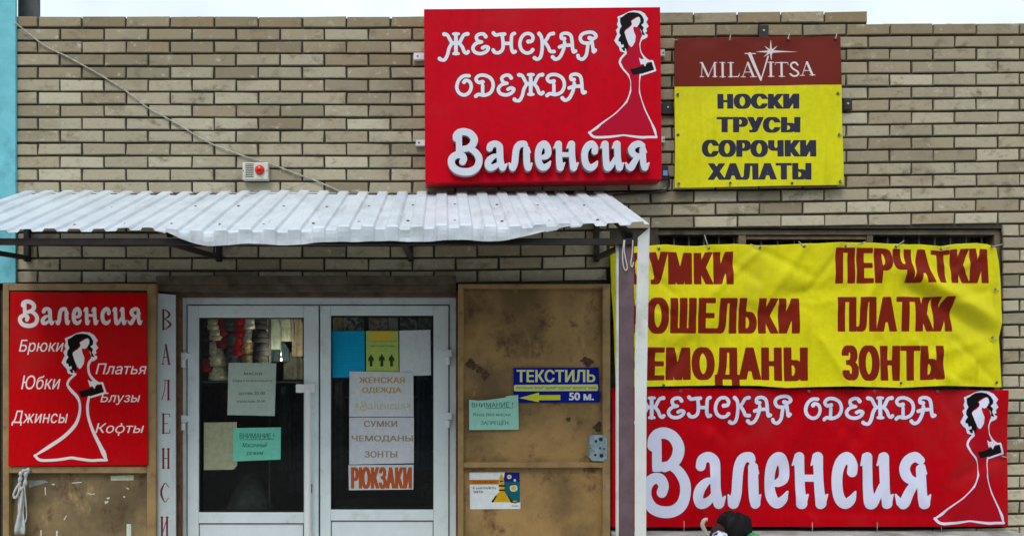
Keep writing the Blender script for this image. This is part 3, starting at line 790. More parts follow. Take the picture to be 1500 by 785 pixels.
def lip(px):
    s = lambda a, b: min(1, max(0, (px - a) / (b - a)))
    w = s(215, 310); w = w * w * (3 - 2 * w); e = 1 - s(700, 880); e = e * e * (3 - 2 * e)
    return .062 * w * e
us = []
s = XL
while s < XR:
    q0 = s
    for f_ in (0, .15, .31, .35, .39, .52, .68, .82, .86, .90):
        x = q0 + f_ * .115
        if x < XR: us.append(x)
    s += .115
us.append(XR)
rows = []
nv = 14
for j in range(nv + 1):
    v = j / nv; row = []
    for x in us:
        h = prof(x - XL); zf = zfront(x)
        jj = .0035 * math.sin(x * 5.1 + v * 3) + .003 * math.sin(x * 13 + 1) * v
        row.append((x, .008 - v * CD, zb0 + (zf - zb0) * v + h * 1.0 + jj))
    rows.append(row)
def lip_pt(x, w):
    px = CX + x / ((D - CD) / F); L = lip(px); h = prof(x - XL); e = min(1, L / .035)
    zf = zfront(x) + .0035 * math.sin(x * 5.1 + 3) + .003 * math.sin(x * 13 + 1)
    q = math.sin(x * 9.3) * .4 + math.sin(x * 23 + 2) * .35 + math.sin(x * 51 + 1) * .3
    y = .008 - CD - (.006 + .010 * q * math.sin(w * 2.6) + .5 * h * (1 - .3 * w)) * e
    z = (zf + h) * (1 - w * e) + (zf - .004 + .003 * math.sin(x * 19)) * w * e - max(L, .0012) * w
    return (x, y, z)
for w in (.15, .4, .7, 1.0): rows.append([lip_pt(x, w) for x in us])
cs = MB().grid(rows).build('roof_sheet', can_m, can, fix=False)
so_ = cs.modifiers.new('thickness', 'SOLIDIFY'); so_.thickness = .0016; so_.offset = -1
# overlap sheet edge in the middle
ov = []
for j in range(nv + 1):
    v = j / nv; row = []
    for x in np.linspace(-.222, -.06, 22):
        zf = zfront(x); h = prof(x - XL)
        row.append((x, .008 - v * CD, zb0 + (zf - zb0) * v + h + .0022 + .004 * math.sin(x * 5.1 + v * 3) + .003 * math.sin(x * 13 + 1) * v + (.004 if x < -.215 else 0)))
    ov.append(row)
oo = MB().grid(ov).build('overlap_sheet', can_m, can, fix=False); m_ = oo.modifiers.new('thickness', 'SOLIDIFY'); m_.thickness = .0014; m_.offset = 1
scr_m = M('rusty_screw', (.16, .10, .07), .6)
for i in range(15):
    for v in (.42, .86):
        x = XL + .115 * (2 * i) + .02 + rng.uniform(-.01, .01) 
        if x > XR - .05: continue
        z = zb0 + (zfront(x) - zb0) * v + .004 * math.sin(x * 5.1 + v * 3)
        MB().lathe((x, .008 - v * CD, z), [(.008, 0), (.008, .004), (.004, .006)], 8).build('roof_screw', scr_m, can)
# frame under the sheet
zf0 = 2.285
MB().bar((XL + .02, -.90, zf0), (XR - .06, -.90, zf0), .03, .028).build('front_beam', dark_steel, can)
MB().bar((XL + .02, -.03, 2.70), (XR - .02, -.03, 2.70), .03, .03).build('wall_rail', dark_steel, can)
for px in (42, 322, 602, 873):
    x = P(px, 0, 0).x; zl = P(0, 378, .02).z
    MB().bar((x, -.016, zl - .02), (x, -.016, 2.69), .03, .03).build('wall_strut', dark_steel, can)
    MB().bar((x, -.035, zl), (x, -.885, zf0 - .002), .026, .026).build('bracket_arm', dark_steel, can)
    MB().bar((x, -.045, 2.655), (x, -.885, zf0 + .035), .024, .024).build('rafter', dark_steel, can)
# right front post and the white flashing fixed to it
pa, pb = P(907.5, 0, .9), P(929, 0, .9)
post_m = M('purple_brown_paint', (.125, .08, .095), .5, var=.18, scale=14, bmp=.1, dirt=(.10, .06, .06), dscale=12, dlo=.55, dhi=.8)
po = MB().box(pa.x, pb.x, -.90, -.84, 0, 2.30, .003).build('post', post_m, can)
MB().box(pa.x - .03, pb.x + .03, -.93, -.81, 0, .012, .002).build('base_plate', dark_steel, can)
MB().bar((pb.x - .02, -.87, 2.30), (XR - .02, -.05, 2.69), .03, .03).build('rafter', dark_steel, can)
fl_m = M('white_flashing', (.66, .69, .68), .45, var=.05, scale=4, bmp=.1, bscale=12, dirt=(.5, .5, .46), dscale=5)
fl = MB()
def fx(px, d): return P(px, 0, d).x
zt_ = 2.335
# front face bends slightly outwards to the top; a lip returns along the left side of the post
fl.add([(fx(929.5, .9), -.903, 0), (fx(945, .9), -.903, 0), (fx(946, .9), -.903, 1.5), (fx(950.5, .92), -.925, zt_ + .012), (fx(934, .9), -.903, zt_ - .03), (fx(929.5, .9), -.903, 1.7)],
       [(0, 1, 2, 3, 4, 5)])
fl.add([(fx(945, .9), -.903, 0), (fx(945, .9), -.80, 0), (fx(946, .9), -.80, 1.5), (fx(950.5, .92), -.80, zt_ + .01), (fx(950.5, .92), -.925, zt_ + .012), (fx(946, .9), -.903, 1.5)], [(0, 1, 2, 3, 4, 5)])
fo = fl.build('flashing', fl_m, can, fix=False); m_ = fo.modifiers.new('thickness', 'SOLIDIFY'); m_.thickness = .0025; m_.offset = 1
f2 = MB().box(fx(902.5, .88), pa.x - .001, -.89, -.865, 0, 2.28, .001).build('edge_strip', fl_m, can)

# white cord loops tied to the post
def cord(px, pts, label):
    o = MB().tube(spline([tuple(P(x, y, .915)) for x, y in pts], 5), .0028, 6).build('cord', M('white_cord', (.6, .58, .55), .8), smooth=True)
    return single(o, label, 'cord', 'white cords on the canopy post')
cord(0, [(914, 352), (912, 372), (913, 388), (916, 396), (919, 392), (917, 382), (914.5, 368), (915, 352)], 'white cord hanging in a closed loop on the canopy post')
cord(0, [(927, 352), (926, 372), (924, 386), (926, 391), (928, 384)], 'short white cord with a loose end right of the looped cord on the post')

# ------------------------------------------------------------------ light box sign
RED = (.56, .001, .012)
WHITE = (.74, .77, .84)
lbx = thing('light_box_sign', tuple(P(795, 275, 0)), 'big red box sign with raised white letters above the canopy', 'sign')
LBD = .15
q = [(621, 14), (967, 11), (969.5, 263), (623, 268.5)]
s_ = 1 / 6.04
LD = lady(1 / 3.74, 1 / 3.74, 860, 10)
inks = [([Grown(x, .9) for x in place(CURLY1 + CURLY2, s_, 640, 30)], (.16, .002, .012)), (place(CURLY1 + CURLY2, s_, 640, 30), WHITE),
        ([Grown(x, .8) for x in LD['white']], (.20, .002, .012)), (LD['white'], WHITE), (LD['gown_in'], (.47, .006, .03)), (LD['black'], (.01, .01, .012)), (LD['skin'], WHITE)]
sheet('front_face', q, LBD, RED, inks, lbx, res=.9, thick=.004, rough=.42, bmp=.2)
bx = MB(); f_ = [P(x, y, LBD - .0045) for x, y in q]; b_ = [Vector((v.x, -.02, v.z)) for v in f_]
bx.add(f_ + b_, [(0, 1, 2, 3), (7, 6, 5, 4)] + [(i, 4 + i, 4 + (i + 1) % 4, (i + 1) % 4) for i in range(4)])
bx.build('box', M('red_sign_casing', (.40, .004, .012), .4, var=.05), lbx)
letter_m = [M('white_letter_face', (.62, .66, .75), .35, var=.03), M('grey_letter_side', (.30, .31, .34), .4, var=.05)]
for g_ in brush_word((656, 189, 951, 256)): solid_letter('raised_letter', g_, LBD + .001, LBD + .043, letter_m, lbx)
for x0, y0, x1, y1 in ((606, 77.5, 621.3, 87.5), (609, 205, 622.3, 213.5), (967.5, 73, 974, 82), (968.5, 200, 974, 209)):
    c_ = MB().pbox(x0, y0, x1, y1, .001, .025, .002).build('fixing_tab', M('white_tab', (.72, .74, .74), .5), lbx)
    a = P((x0 + x1) / 2 + (-2 if x0 < 800 else 1), (y0 + y1) / 2, .0255); MB().lathe((a.x, a.y, a.z), [(.006, 0), (.004, .003)], 8, 'Y').build('screw', M('grey_screw', (.2, .2, .2), .4), c_)

# ------------------------------------------------------------------ brown and yellow banner
mil = thing('square_banner', tuple(P(1111, 274, 0)), 'square banner, maroon top with star logo, lower part yellow with dark words', 'banner')
YEL = (.68, .65, .014); SLATE = (.034, .034, .062)
K = 1 / 7.5
def z7(g): return [x.tf(K, K, 1010, 55) for x in g]
def ln_(a, b, w): return Stroke([a, b], w, False)
SER = [ln_((140, 284), (132, 430), 4), ln_((136, 284), (206, 426), 11), ln_((206, 430), (272, 284), 4), ln_((276, 282), (280, 430), 11), ln_((112, 280), (140, 280), 4), ln_((114, 432), (160, 432), 4), ln_((270, 278), (302, 278), 4), ln_((254, 430), (306, 430), 4),
       ln_((364, 282), (367, 430), 12), ln_((330, 278), (392, 278), 4), ln_((335, 432), (398, 432), 4),
       ln_((455, 282), (458, 428), 12), ln_((422, 278), (487, 278), 4), ln_((430, 430), (540, 430), 5), Stroke([(540, 428, 6), (556, 388, 2)], 4, False),
       ln_((640, 276), (588, 430), 4), ln_((644, 280), (704, 425), 12), ln_((612, 380), (684, 380), 4), ln_((568, 432), (618, 432), 4), ln_((672, 432), (738, 432), 4),
       Stroke([(664, 184, 19), (786, 462, 12)], 18, False), Stroke([(786, 474, 5), (866, 208, 9)], 6, False), ln_((610, 178), (728, 178), 5),
       ln_((896, 276), (897, 424), 13), ln_((866, 272), (932, 272), 4), ln_((868, 428), (932, 428), 4),
       ln_((1015, 278), (1016, 424), 12), ln_((950, 276), (1084, 274), 5), ln_((948, 276), (944, 302), 3), ln_((1086, 274), (1090, 302), 3), ln_((985, 427), (1050, 427), 4),
       Stroke([(1192, 302), (1172, 276), (1138, 276), (1118, 304), (1136, 338), (1176, 366), (1198, 392), (1180, 420), (1142, 424), (1110, 400)], 9),
       ln_((1288, 268), (1238, 420), 4), ln_((1292, 274), (1348, 414), 12), ln_((1256, 366), (1330, 366), 4), ln_((1214, 420), (1262, 420), 4), ln_((1318, 416), (1380, 416), 4),
       Stroke([(895, 155, 15), (1020, 154, 7), (1190, 155, 1)], 5, False), Stroke([(895, 155, 14), (735, 158, 2)], 5, False), Stroke([(895, 155, 14), (894, 34, 2)], 5, False), Stroke([(895, 155, 13), (902, 250, 2)], 5, False),
       Stroke([(895, 155, 12), (830, 98, 2)], 5, False), Stroke([(895, 155, 12), (966, 94, 2)], 5, False), Stroke([(895, 155, 12), (818, 213, 2)], 5, False), Stroke([(895, 155, 10), (915, 180, 2)], 5, False)]
words = [Text('НОСКИ', (1051, 137.5, 1170.5, 160), .028, 2.5, track=1.16), Text('ТРУСЫ', (1049.5, 171.5, 1172.5, 194.5), .028, 2.5, track=1.16), Text('СОРОЧКИ', (1028, 205, 1195.8, 230), .028, 2.5, track=1.16), Text('ХАЛАТЫ', (1037, 239, 1188.5, 263.5), .028, 2.4, track=1.16)]
def mil_rel(X, Y, u, v):
    return .003 * np.sin(u * 9 + v * 3) * v + .004 * np.exp(-((v - .02) / .04) ** 2) * np.cos(u * 3 * 2 * np.pi) + .003 * np.sin(v * 11 + u * 5) - .004 * np.exp(-((u - .75 + v * .3) / .08) ** 2)
sheet('banner_cloth', [(988, 56.5), (1231, 53), (1236.5, 271), (988.5, 275.5)], .055, YEL,
      [([Poly([(980, 40), (1240, 40), (1240, 124.5), (980, 127.5)])], (.165, .024, .017)), (z7(SER), (.72, .66, .66)), (words, SLATE)], mil, res=.8, relief=mil_rel, rough=.5, soft=.35)
mf = MB().pframe(990, 59, 1229, 271, 5, .012, .045); mf.build('back_frame', dark_steel, mil)
for x0, y0, x1, y1 in ((1112, 37, 1126, 55), (970, 150, 987, 167), (1236, 145, 1248.5, 161)):
    o = MB().pbox(x0, y0, x1, y1, .001, .02, .002).build('fixing_plate', dark_steel, mil)
    a = P((x0 + x1) / 2, (y0 + y1) / 2 - 1, .0205); MB().lathe((a.x, a.y, a.z), [(.007, 0), (.005, .004)], 8, 'Y').build('bolt', M('bright_bolt', (.5, .5, .5), .35), o)
eye_m = M('brass_eyelet', (.10, .09, .08), .4, metal=.6)
tie_m = M('pale_tie', (.45, .43, .40), .7)
def eyelet(px, py, d, par, tie=None):
    e = MB(); a = P(px, py, d)
    e.lathe((a.x, a.y, a.z), [(.0045, 0), (.0075, .001), (.0085, .003), (.006, .0045), (.004, .003)], 12, 'Y')
    o = e.build('eyelet', eye_m, par)
    if tie: MB().tube([tuple(P(px, py, d + .006)), tuple(P(px + tie[0] * .5, py + tie[1] * .5, d + .004)), tuple(P(px + tie[0], py + tie[1], d - .02))], .0022, 6).build('tie', tie_m, o)
for x, y, t_ in ((992, 59, (-7, 0)), (1069, 59.5, (1, -8)), (1154.5, 57.5, (2, -8)), (1224, 57, (2, -7)), (992.5, 139, None), (1227, 137, (5, 0)), (993, 198, None), (1229, 197.5, (6, 0)), (994, 269.5, (1, 8)), (1069.5, 268.5, (0, 6)), (1160, 268.5, None), (1230.5, 266, (5, 1))):
    eyelet(x, y, .058, mil, t_)

# ------------------------------------------------------------------ long yellow banner
yb = thing('yellow_banner', tuple(P(1180, 568, 0)), 'long wrinkled yellow banner listing goods in brown letters over the shop window', 'banner')
def edge_warp(top, bot, left, right):
    tx, ty = zip(*top); bx_, by_ = zip(*bot); ly, lx = zip(*left); ry, rx = zip(*right)
    def f(X, Y, u, v):
        dyt = np.interp(X, tx, ty); dyb = np.interp(X, bx_, by_); dxl = np.interp(Y, ly, lx); dxr = np.interp(Y, ry, rx)
        wt = np.clip(1 - v * 5, 0, 1); wb = np.clip(1 - (1 - v) * 5, 0, 1); wl = np.clip(1 - u * 14, 0, 1); wr_ = np.clip(1 - (1 - u) * 14, 0, 1)
        return X + dxl * wl + dxr * wr_, Y + dyt * wt + dyb * wb
    return f
yw = edge_warp([(893, 4), (918, 5), (950, 3), (975, 1.5), (1000, 3.5), (1022, 4), (1040, 2), (1075, 1), (1112, 3.5), (1170, 1.5), (1232, -1), (1280, 0), (1300, 1.5), (1330, 3), (1350, 2.5), (1378, 5.5), (1400, 2), (1430, 1), (1450, 3), (1466, 8)],
               [(893, 2), (950, 0), (1050, -2), (1110, -1.5), (1150, 1.5), (1200, 0), (1240, -1), (1320, 1), (1380, -2), (1467, 0)],
               [(354, -2), (420, 0), (480, 3), (568, 7)], [(354, -8), (380, -4), (420, -1), (470, 0), (495, -4), (505, -3), (567, 0)])
def ridge(X, Y, a, b, w, amp, fade=60):
    ax, ay = a; dx, dy = b[0] - ax, b[1] - ay; L = math.hypot(dx, dy)
    tt = ((X - ax) * dx + (Y - ay) * dy) / L; dd = ((X - ax) * -dy + (Y - ay) * dx) / L
    e = np.clip((tt + fade) / fade, 0, 1) * np.clip((L + fade - tt) / fade, 0, 1); e = e * e * (3 - 2 * e)
    return amp * e * np.exp(-(dd / w) ** 2)
def y_rel(X, Y, u, v):
    r = .010 * np.sin(u * 7 + 1) * np.sin(v * 3.1)
    r = r + ridge(X, Y, (1335, 402), (1466, 474), 14, .044, 50) - ridge(X, Y, (1345, 428), (1462, 500), 13, .030, 40)
    r = r + ridge(X, Y, (1395, 555), (1462, 505), 13, .014, 30) + ridge(X, Y, (1300, 400), (1345, 470), 18, .010, 40)
    r = r + ridge(X, Y, (905, 470), (1150, 410), 22, .014, 90) - ridge(X, Y, (960, 545), (1190, 430), 20, .012, 80) + ridge(X, Y, (1180, 470), (1240, 545), 18, .014, 60)
    r = r + ridge(X, Y, (1100, 372), (1200, 430), 14, .006, 50) - ridge(X, Y, (1245, 380), (1300, 372), 9, .006, 30)
    for i in range(46):
        x0 = 900 + 565 * ((i * .618) % 1); y0 = 360 + 205 * ((i * .377) % 1); a_ = i * 2.4; L_ = 24 + 30 * ((i * .23) % 1)
        r = r + ridge(X, Y, (x0, y0), (x0 + L_ * math.cos(a_), y0 + L_ * .6 * math.sin(a_)), 5 + 3 * ((i * .71) % 1), .0036 * (1 if i % 2 else -1), 16)
    for k, (ex, ey, fx_, fy) in enumerate(((918, 366, 985, 430), (965, 364, 930, 440), (1038, 364, 1110, 410), (1113, 362, 1050, 425), (1113, 362, 1180, 400), (1178, 361, 1130, 430), (1238, 360, 1190, 420), (1312, 361, 1270, 440), (1378, 365, 1420, 420), (1453, 361, 1400, 400), (1457, 424, 1390, 440), (1453, 494, 1370, 520), (1459, 560, 1400, 500), (1392, 563, 1340, 500), (1319, 561, 1290, 500), (1243, 563, 1205, 500), (972, 564, 1010, 500), (905, 500, 985, 520), (903, 428, 980, 460))):
        r = r + ridge(X, Y, (ex, ey), (fx_, fy), 6 + (k % 3), .0085 * (1 if k % 2 else -1), 18)
    for ex in (918, 1038, 1113, 1178, 1238, 1331, 1378, 1452):   # gathers at the eyelets
        r = r + .006 * np.exp(-((X - ex) / 16) ** 2) * np.exp(-v * 9)
        r = r - .005 * np.exp(-((X - ex - 22) / 14) ** 2) * np.exp(-v * 10)
    for ex in (973, 1155, 1243, 1322, 1392, 1460):
        r = r + .007 * np.exp(-((X - ex) / 18) ** 2) * np.exp(-(1 - v) * 9) - .006 * np.exp(-((X - ex - 30) / 16) ** 2) * np.exp(-(1 - v) * 12)
    return (r + .006 * np.exp(-(1 - v) * 30)) * (1 - .85 * np.clip((u - .90) / .10, 0, 1) ** 2)
BRN = (.20, .016, .008)
ywords = [Text('СУМКИ', (919, 367, 1074, 417.5), .022, 2.8, track=1.2), Text('КОШЕЛЬКИ', (917, 436, 1172, 489), .022, 2.8, track=1.2), Text('ЧЕМОДАНЫ', (916, 508, 1184, 567), .022, 2.8, track=1.2),
          Text('ПЕРЧАТКИ', (1224.7, 363, 1448.4, 415), .022, 2.8, track=1.2), Text('ПЛАТКИ', (1228, 434.6, 1394, 485.5), .022, 2.8, track=1.2), Text('ЗОНТЫ', (1231.6, 505.5, 1381, 557.7), .022, 2.8, track=1.2)]
sheet('banner_cloth', [(895, 357), (1467, 355), (1467, 567), (895, 566)], .055, (.68, .63, .010), [(ywords, BRN)], yb, res=1.0, warp=yw, relief=y_rel, rough=.42, soft=.4)
for x, y, t_ in ((918, 366, (-5, -9)), (965, 364.5, (-3, -5)), (1038, 364, (-6, -20)), (1113, 362.5, (-14, -5)), (1178, 361, (-8, -7)), (1238.5, 360.5, (30, -6)), (1312, 361, (12, -8)), (1378, 365, (16, -5)), (1453, 361, (15, -3)), (903, 428, None), (905, 500, None), (1457.5, 424, (6, 2)), (1453.5, 494.5, (8, 3)), (1459.5, 560, None), (972, 564, None), (1243, 563, None), (1319.5, 561, None), (1392, 563, None)):
    eyelet(x, y, .066, yb, t_)

# ------------------------------------------------------------------ long red banner
rb = thing('red_banner', tuple(P(1190, 771, 0)), 'long red banner with big white brush lettering and a lady, under the yellow banner', 'banner')
def r_rel(X, Y, u, v):
    r = .004 * np.sin(u * 8 + v * 2) + ridge(X, Y, (1205, 590), (1150, 660), 16, .008, 40) + ridge(X, Y, (1300, 600), (1250, 690), 18, .007, 50) - ridge(X, Y, (1000, 610), (1080, 630), 14, .005, 40)
    r = r + ridge(X, Y, (1380, 700), (1470, 590), 20, .007, 50) + ridge(X, Y, (1440, 690), (1400, 750), 12, .006, 30) - ridge(X, Y, (1150, 745), (1380, 755), 10, .004, 40)
    for k, (ex, ey, fx_, fy) in enumerate(((997, 573, 1060, 640), (1092, 572, 1040, 640), (1185, 573, 1250, 640), (1281, 573, 1230, 650), (1373, 573, 1420, 640), (1468, 573, 1420, 620), (1468, 668, 1400, 700), (1379, 768, 1330, 700), (1285, 766, 1320, 700), (1190, 765, 1150, 700), (1098, 766, 1140, 700), (1002, 763, 1040, 700))):
        r = r + ridge(X, Y, (ex, ey), (fx_, fy), 8 + (k % 3), .004 * (1 if k % 2 else -1), 22)
    for ex in (997, 1092, 1185, 1281, 1373, 1468): r = r + .005 * np.exp(-((X - ex) / 14) ** 2) * np.exp(-v * 9)
    for ex in (1002, 1098, 1190, 1285, 1379): r = r + .006 * np.exp(-((X - ex) / 10) ** 2) * np.exp(-(1 - v) * 5)
    return r * 1.7
s2 = 185.6 / 1125; oy2 = 579.8 - 105 * s2
c1 = [x.tf(s2, s2, 976 - 300 * s2, oy2) for x in CURLY1]
s3 = (1369.8 - 1177.2) / (1320 - 160); c2 = [x.tf(s3, s2, 1177.2 - 160 * s3, oy2 - 362 * s2 + .3) for x in CURLY2]
bw = sum(brush_word((938.3, 625.5, 1361.5, 757.5)), [])
sx_ = (1471.5 - 1367) / (383 - 8); sy_ = (766.5 - 573) / (718 - 26)
L2 = lady(sx_, sy_, 1367 - 8 * sx_, 573 - 26 * sy_)
W2 = (.66, .68, .86)
inks = [([Grown(x, 1.0) for x in c1 + c2 + bw], (.13, .002, .01)), (c1 + c2 + bw, W2), ([Grown(x, .8) for x in L2['white']], (.18, .002, .012)), (L2['white'], W2), (L2['gown_in'], (.40, .004, .012)), (L2['black'], (.008, .006, .008)), (L2['skin'], W2)]
sheet('banner_cloth', [(896, 568), (1473, 571), (1477.5, 770.5), (896, 772)], .035, (.46, .001, .006), inks, rb, res=1.0, relief=r_rel, rough=.42, soft=.4)
for x, y, t_ in ((905, 572, None), (997, 573, None), (1092.5, 572.5, None), (1185, 573, None), (1281, 573.5, None), (1373, 573.5, None), (1468, 573.5, (8, 0)), (1002, 763, (0, 16)), (1098, 766, (0, 10)), (1190, 765, (0, 16)), (1285, 766, (0, 14)), (1379, 768, (0, 10)), (1468, 668, (8, 2))):
    eyelet(x, y, .043, rb, t_)

# ------------------------------------------------------------------ red board on the left steel door
L3 = lady((157 - 50) / 375, (674.5 - 487) / 692, 50 - 8 * (107 / 375), 487 - 26 * (187.5 / 692))
it = .24
small = [Text('Брюки', (27.7, 497.4, 93.5, 519.5), 0, .08, it), Text('Юбки', (31, 549.5, 88.5, 570), 0, .08, it), Text('Джинсы', (16.5, 601, 99.5, 623), 0, .08, it),
         Text('Платья', (140, 532, 215, 548), 0, .08, it), Text('Блузы', (147, 575, 205.5, 592.5), 0, .08, it), Text('Кофты', (139.5, 619.5, 211, 637.5), 0, .08, it)]
bw3 = sum(brush_word((26, 439, 208.5, 479.5)), [])
rb3 = sheet('red_board', [(15.5, 427.5), (214.5, 429.5), (216.5, 681), (12, 682.5)], .072, (.56, .003, .006),
      [(L3['white'], (.80, .78, .80)), (L3['black'], (.01, .008, .008)), (L3['skin'], (.82, .80, .80)), (bw3 + small, (.82, .80, .80))], res=.75, thick=.010, rough=.35, soft=.3, bmp=.05)
single(rb3, 'red sign board with white lady and slanted words on the left steel door', 'sign')

# ------------------------------------------------------------------ narrow upright sign with maroon letters
vs_ = []
def serif(ch, cx, cy, w, h):
    x0, x1, y0, y1 = cx - w / 2, cx + w / 2, cy - h / 2, cy + h / 2; tk, tn = 1.5, .6
    l = lambda a, b, q: Stroke([a, b], q, False)
    g = []
    if ch == 'В': g = [l((x0 + 2, y0), (x0 + 2, y1), tk), l((x0, y0), (x0 + 6, y0), tn), l((x0, y1), (x0 + 6, y1), tn), Stroke([(x0 + 5, y0, tn), (x1 - 1.5, y0 + 4, tk), (x1 - 1.5, y0 + 9, tk), (x0 + 4, cy - 1, tn)], tk), Stroke([(x0 + 4, cy - 1, tn), (x1, cy + 5, tk), (x1, y1 - 5, tk), (x0 + 5, y1, tn)], tk)]
    if ch == 'А': g = [l((cx, y0), (x0 + 1, y1), tn), l((cx, y0), (x1 - 1, y1), tk), l((x0 + 2, cy + 4), (x1 - 2, cy + 4), tn), l((x0 - 1, y1), (x0 + 3.5, y1), tn), l((x1 - 3, y1), (x1 + 1, y1), tn)]
    if ch == 'Л': g = [Stroke([(cx - 1, y0, tn), (cx - 2, cy, tn), (x0, y1, tn)], tn), l((x1 - 2, y0), (x1 - 2, y1), tk), l((cx - 3, y0), (x1, y0), tn), l((x1 - 4, y1), (x1 + .5, y1), tn)]
    if ch == 'Е': g = [l((x0 + 2, y0), (x0 + 2, y1), tk), l((x0, y0), (x1, y0), tn), l((x0, y1), (x1, y1), tn), l((x0 + 2, cy), (x1 - 3, cy), tn), l((x1, y0), (x1, y0 + 4), tn), l((x1, y1 - 5), (x1, y1), tn)]
    if ch == 'Н': g = [l((x0 + 2, y0), (x0 + 2, y1), tk), l((x1 - 2, y0), (x1 - 2, y1), tk), l((x0 + 2, cy), (x1 - 2, cy), tn)] + [l((q - 2, r), (q + 2, r), tn) for q in (x0 + 2, x1 - 2) for r in (y0, y1)]
    if ch == 'С': g = [Stroke([(x1, y0 + 6, tn), (cx + 1, y0, tn), (x0 + 2, y0 + 8, tk), (x0 + 1, cy, tk), (x0 + 2, y1 - 8, tk), (cx + 1, y1, tn), (x1, y1 - 6, tn)], tk)]
    if ch == 'И': g = [l((x0 + 2, y0), (x0 + 2, y1), tk), l((x1 - 2, y0), (x1 - 2, y1), tk), l((x0 + 2, y1 - 2), (x1 - 2, y0 + 2), tn)] + [l((q - 2, r), (q + 2, r), tn) for q in (x0 + 2, x1 - 2) for r in (y0, y1)]
    if ch == 'Я': g = [l((x1 - 2, y0), (x1 - 2, y1), tk), Stroke([(x1 - 2, y0, tn), (x0 + 2, y0 + 5, tk), (x0 + 2, cy - 3, tk), (x1 - 2, cy, tn)], tk), l((cx, cy), (x0, y1), tk)]
    return g
for ch, y in zip('ВАЛЕНСИЯ', (468, 519, 571, 620, 671, 721, 771, 821)): vs_ += serif(ch, 243 if y < 700 else 241, y, 11.5, 28)
up = sheet('upright_sign', [(231, 429.5), (257, 432), (257.5, 945), (227.5, 945)], .03, (.50, .56, .58), [(vs_, (.15, .03, .038))], res=.7, thick=.012, rough=.4, soft=.35, dirt=(.42, .44, .43))
single(up, 'narrow upright white sign with maroon letters one below another beside the door', 'sign')

# ------------------------------------------------------------------ signs and papers on the right steel door
tx = sheet('direction_sign', [(752, 538.5), (877, 538), (878.5, 589), (752.5, 589.5)], .032, (.008, .014, .27),
   [([Poly([(754, 563.4), (875, 562.6), (876, 564), (876, 571), (875, 572.2), (754, 572.8), (752.8, 571), (752.8, 565)])], (.62, .70, .22)),
    ([Text('ТЕКСТИЛЬ', (756.7, 541.2, 872, 559.6), .02, .35)], (.68, .74, .30)),
    ([Text('постельное бельё* одеяла* подушки* матрасы* ткани', (756.5, 565.2, 873, 570.6), .004, .05)], (.10, .14, .12)),
    ([Poly([(760.5, 582.6), (789.5, 574.7), (789.5, 578.4), (820.8, 578.2), (820.8, 585.6), (789.5, 585.8), (789.5, 588.8)])], (.66, .68, .04)),
    ([Text('50 м.', (833.4, 574.6, 870, 586), .03, .3)], (.75, .78, .80))], res=.4, thick=.006, rough=.3, soft=.18, bmp=0)
single(tx, 'blue and yellow textile sign with a yellow arrow on the right steel door', 'sign')
INKG = (.05, .16, .14)
def curl(amp, f1=5, f2=4): return lambda X, Y, u, v: amp * (np.sin(u * f1 + v * 2) * .5 + np.sin(v * f2 + 1) * .5 + 1) + amp * .3 * np.sin(u * 13 + v * 9)
n1w = edge_warp([(687, 1.5), (700, 3.5), (712, 3.5), (740, 1), (742, -1), (760, -2)], [(687, 0), (760, 0)], [(575, 0), (630, 0)], [(575, 0), (630, 0)])
n1 = sheet('paper_notice', [(687, 583.5), (759, 580), (760, 629), (687, 629.5)], .040, (.33, .66, .55),
   [([Text('ВНИМАНИЕ !', (691, 588.5, 751.4, 596.3), 0, .1), Poly([(711, 597), (751, 596.6), (751, 597.4), (711, 597.8)]), Text('Вход без маски', (692.5, 604.3, 748, 610), 0, .1, .15), Text('ЗАПРЕЩЁН', (704.5, 614.8, 744.5, 623), 0, .1)], INKG)],
   res=.4, thick=.0008, warp=n1w, relief=curl(.0012), rough=.6, soft=.2, bmp=0)
single(n1, 'mint green paper notice on the steel door, overlapping the blue sign', 'notice')
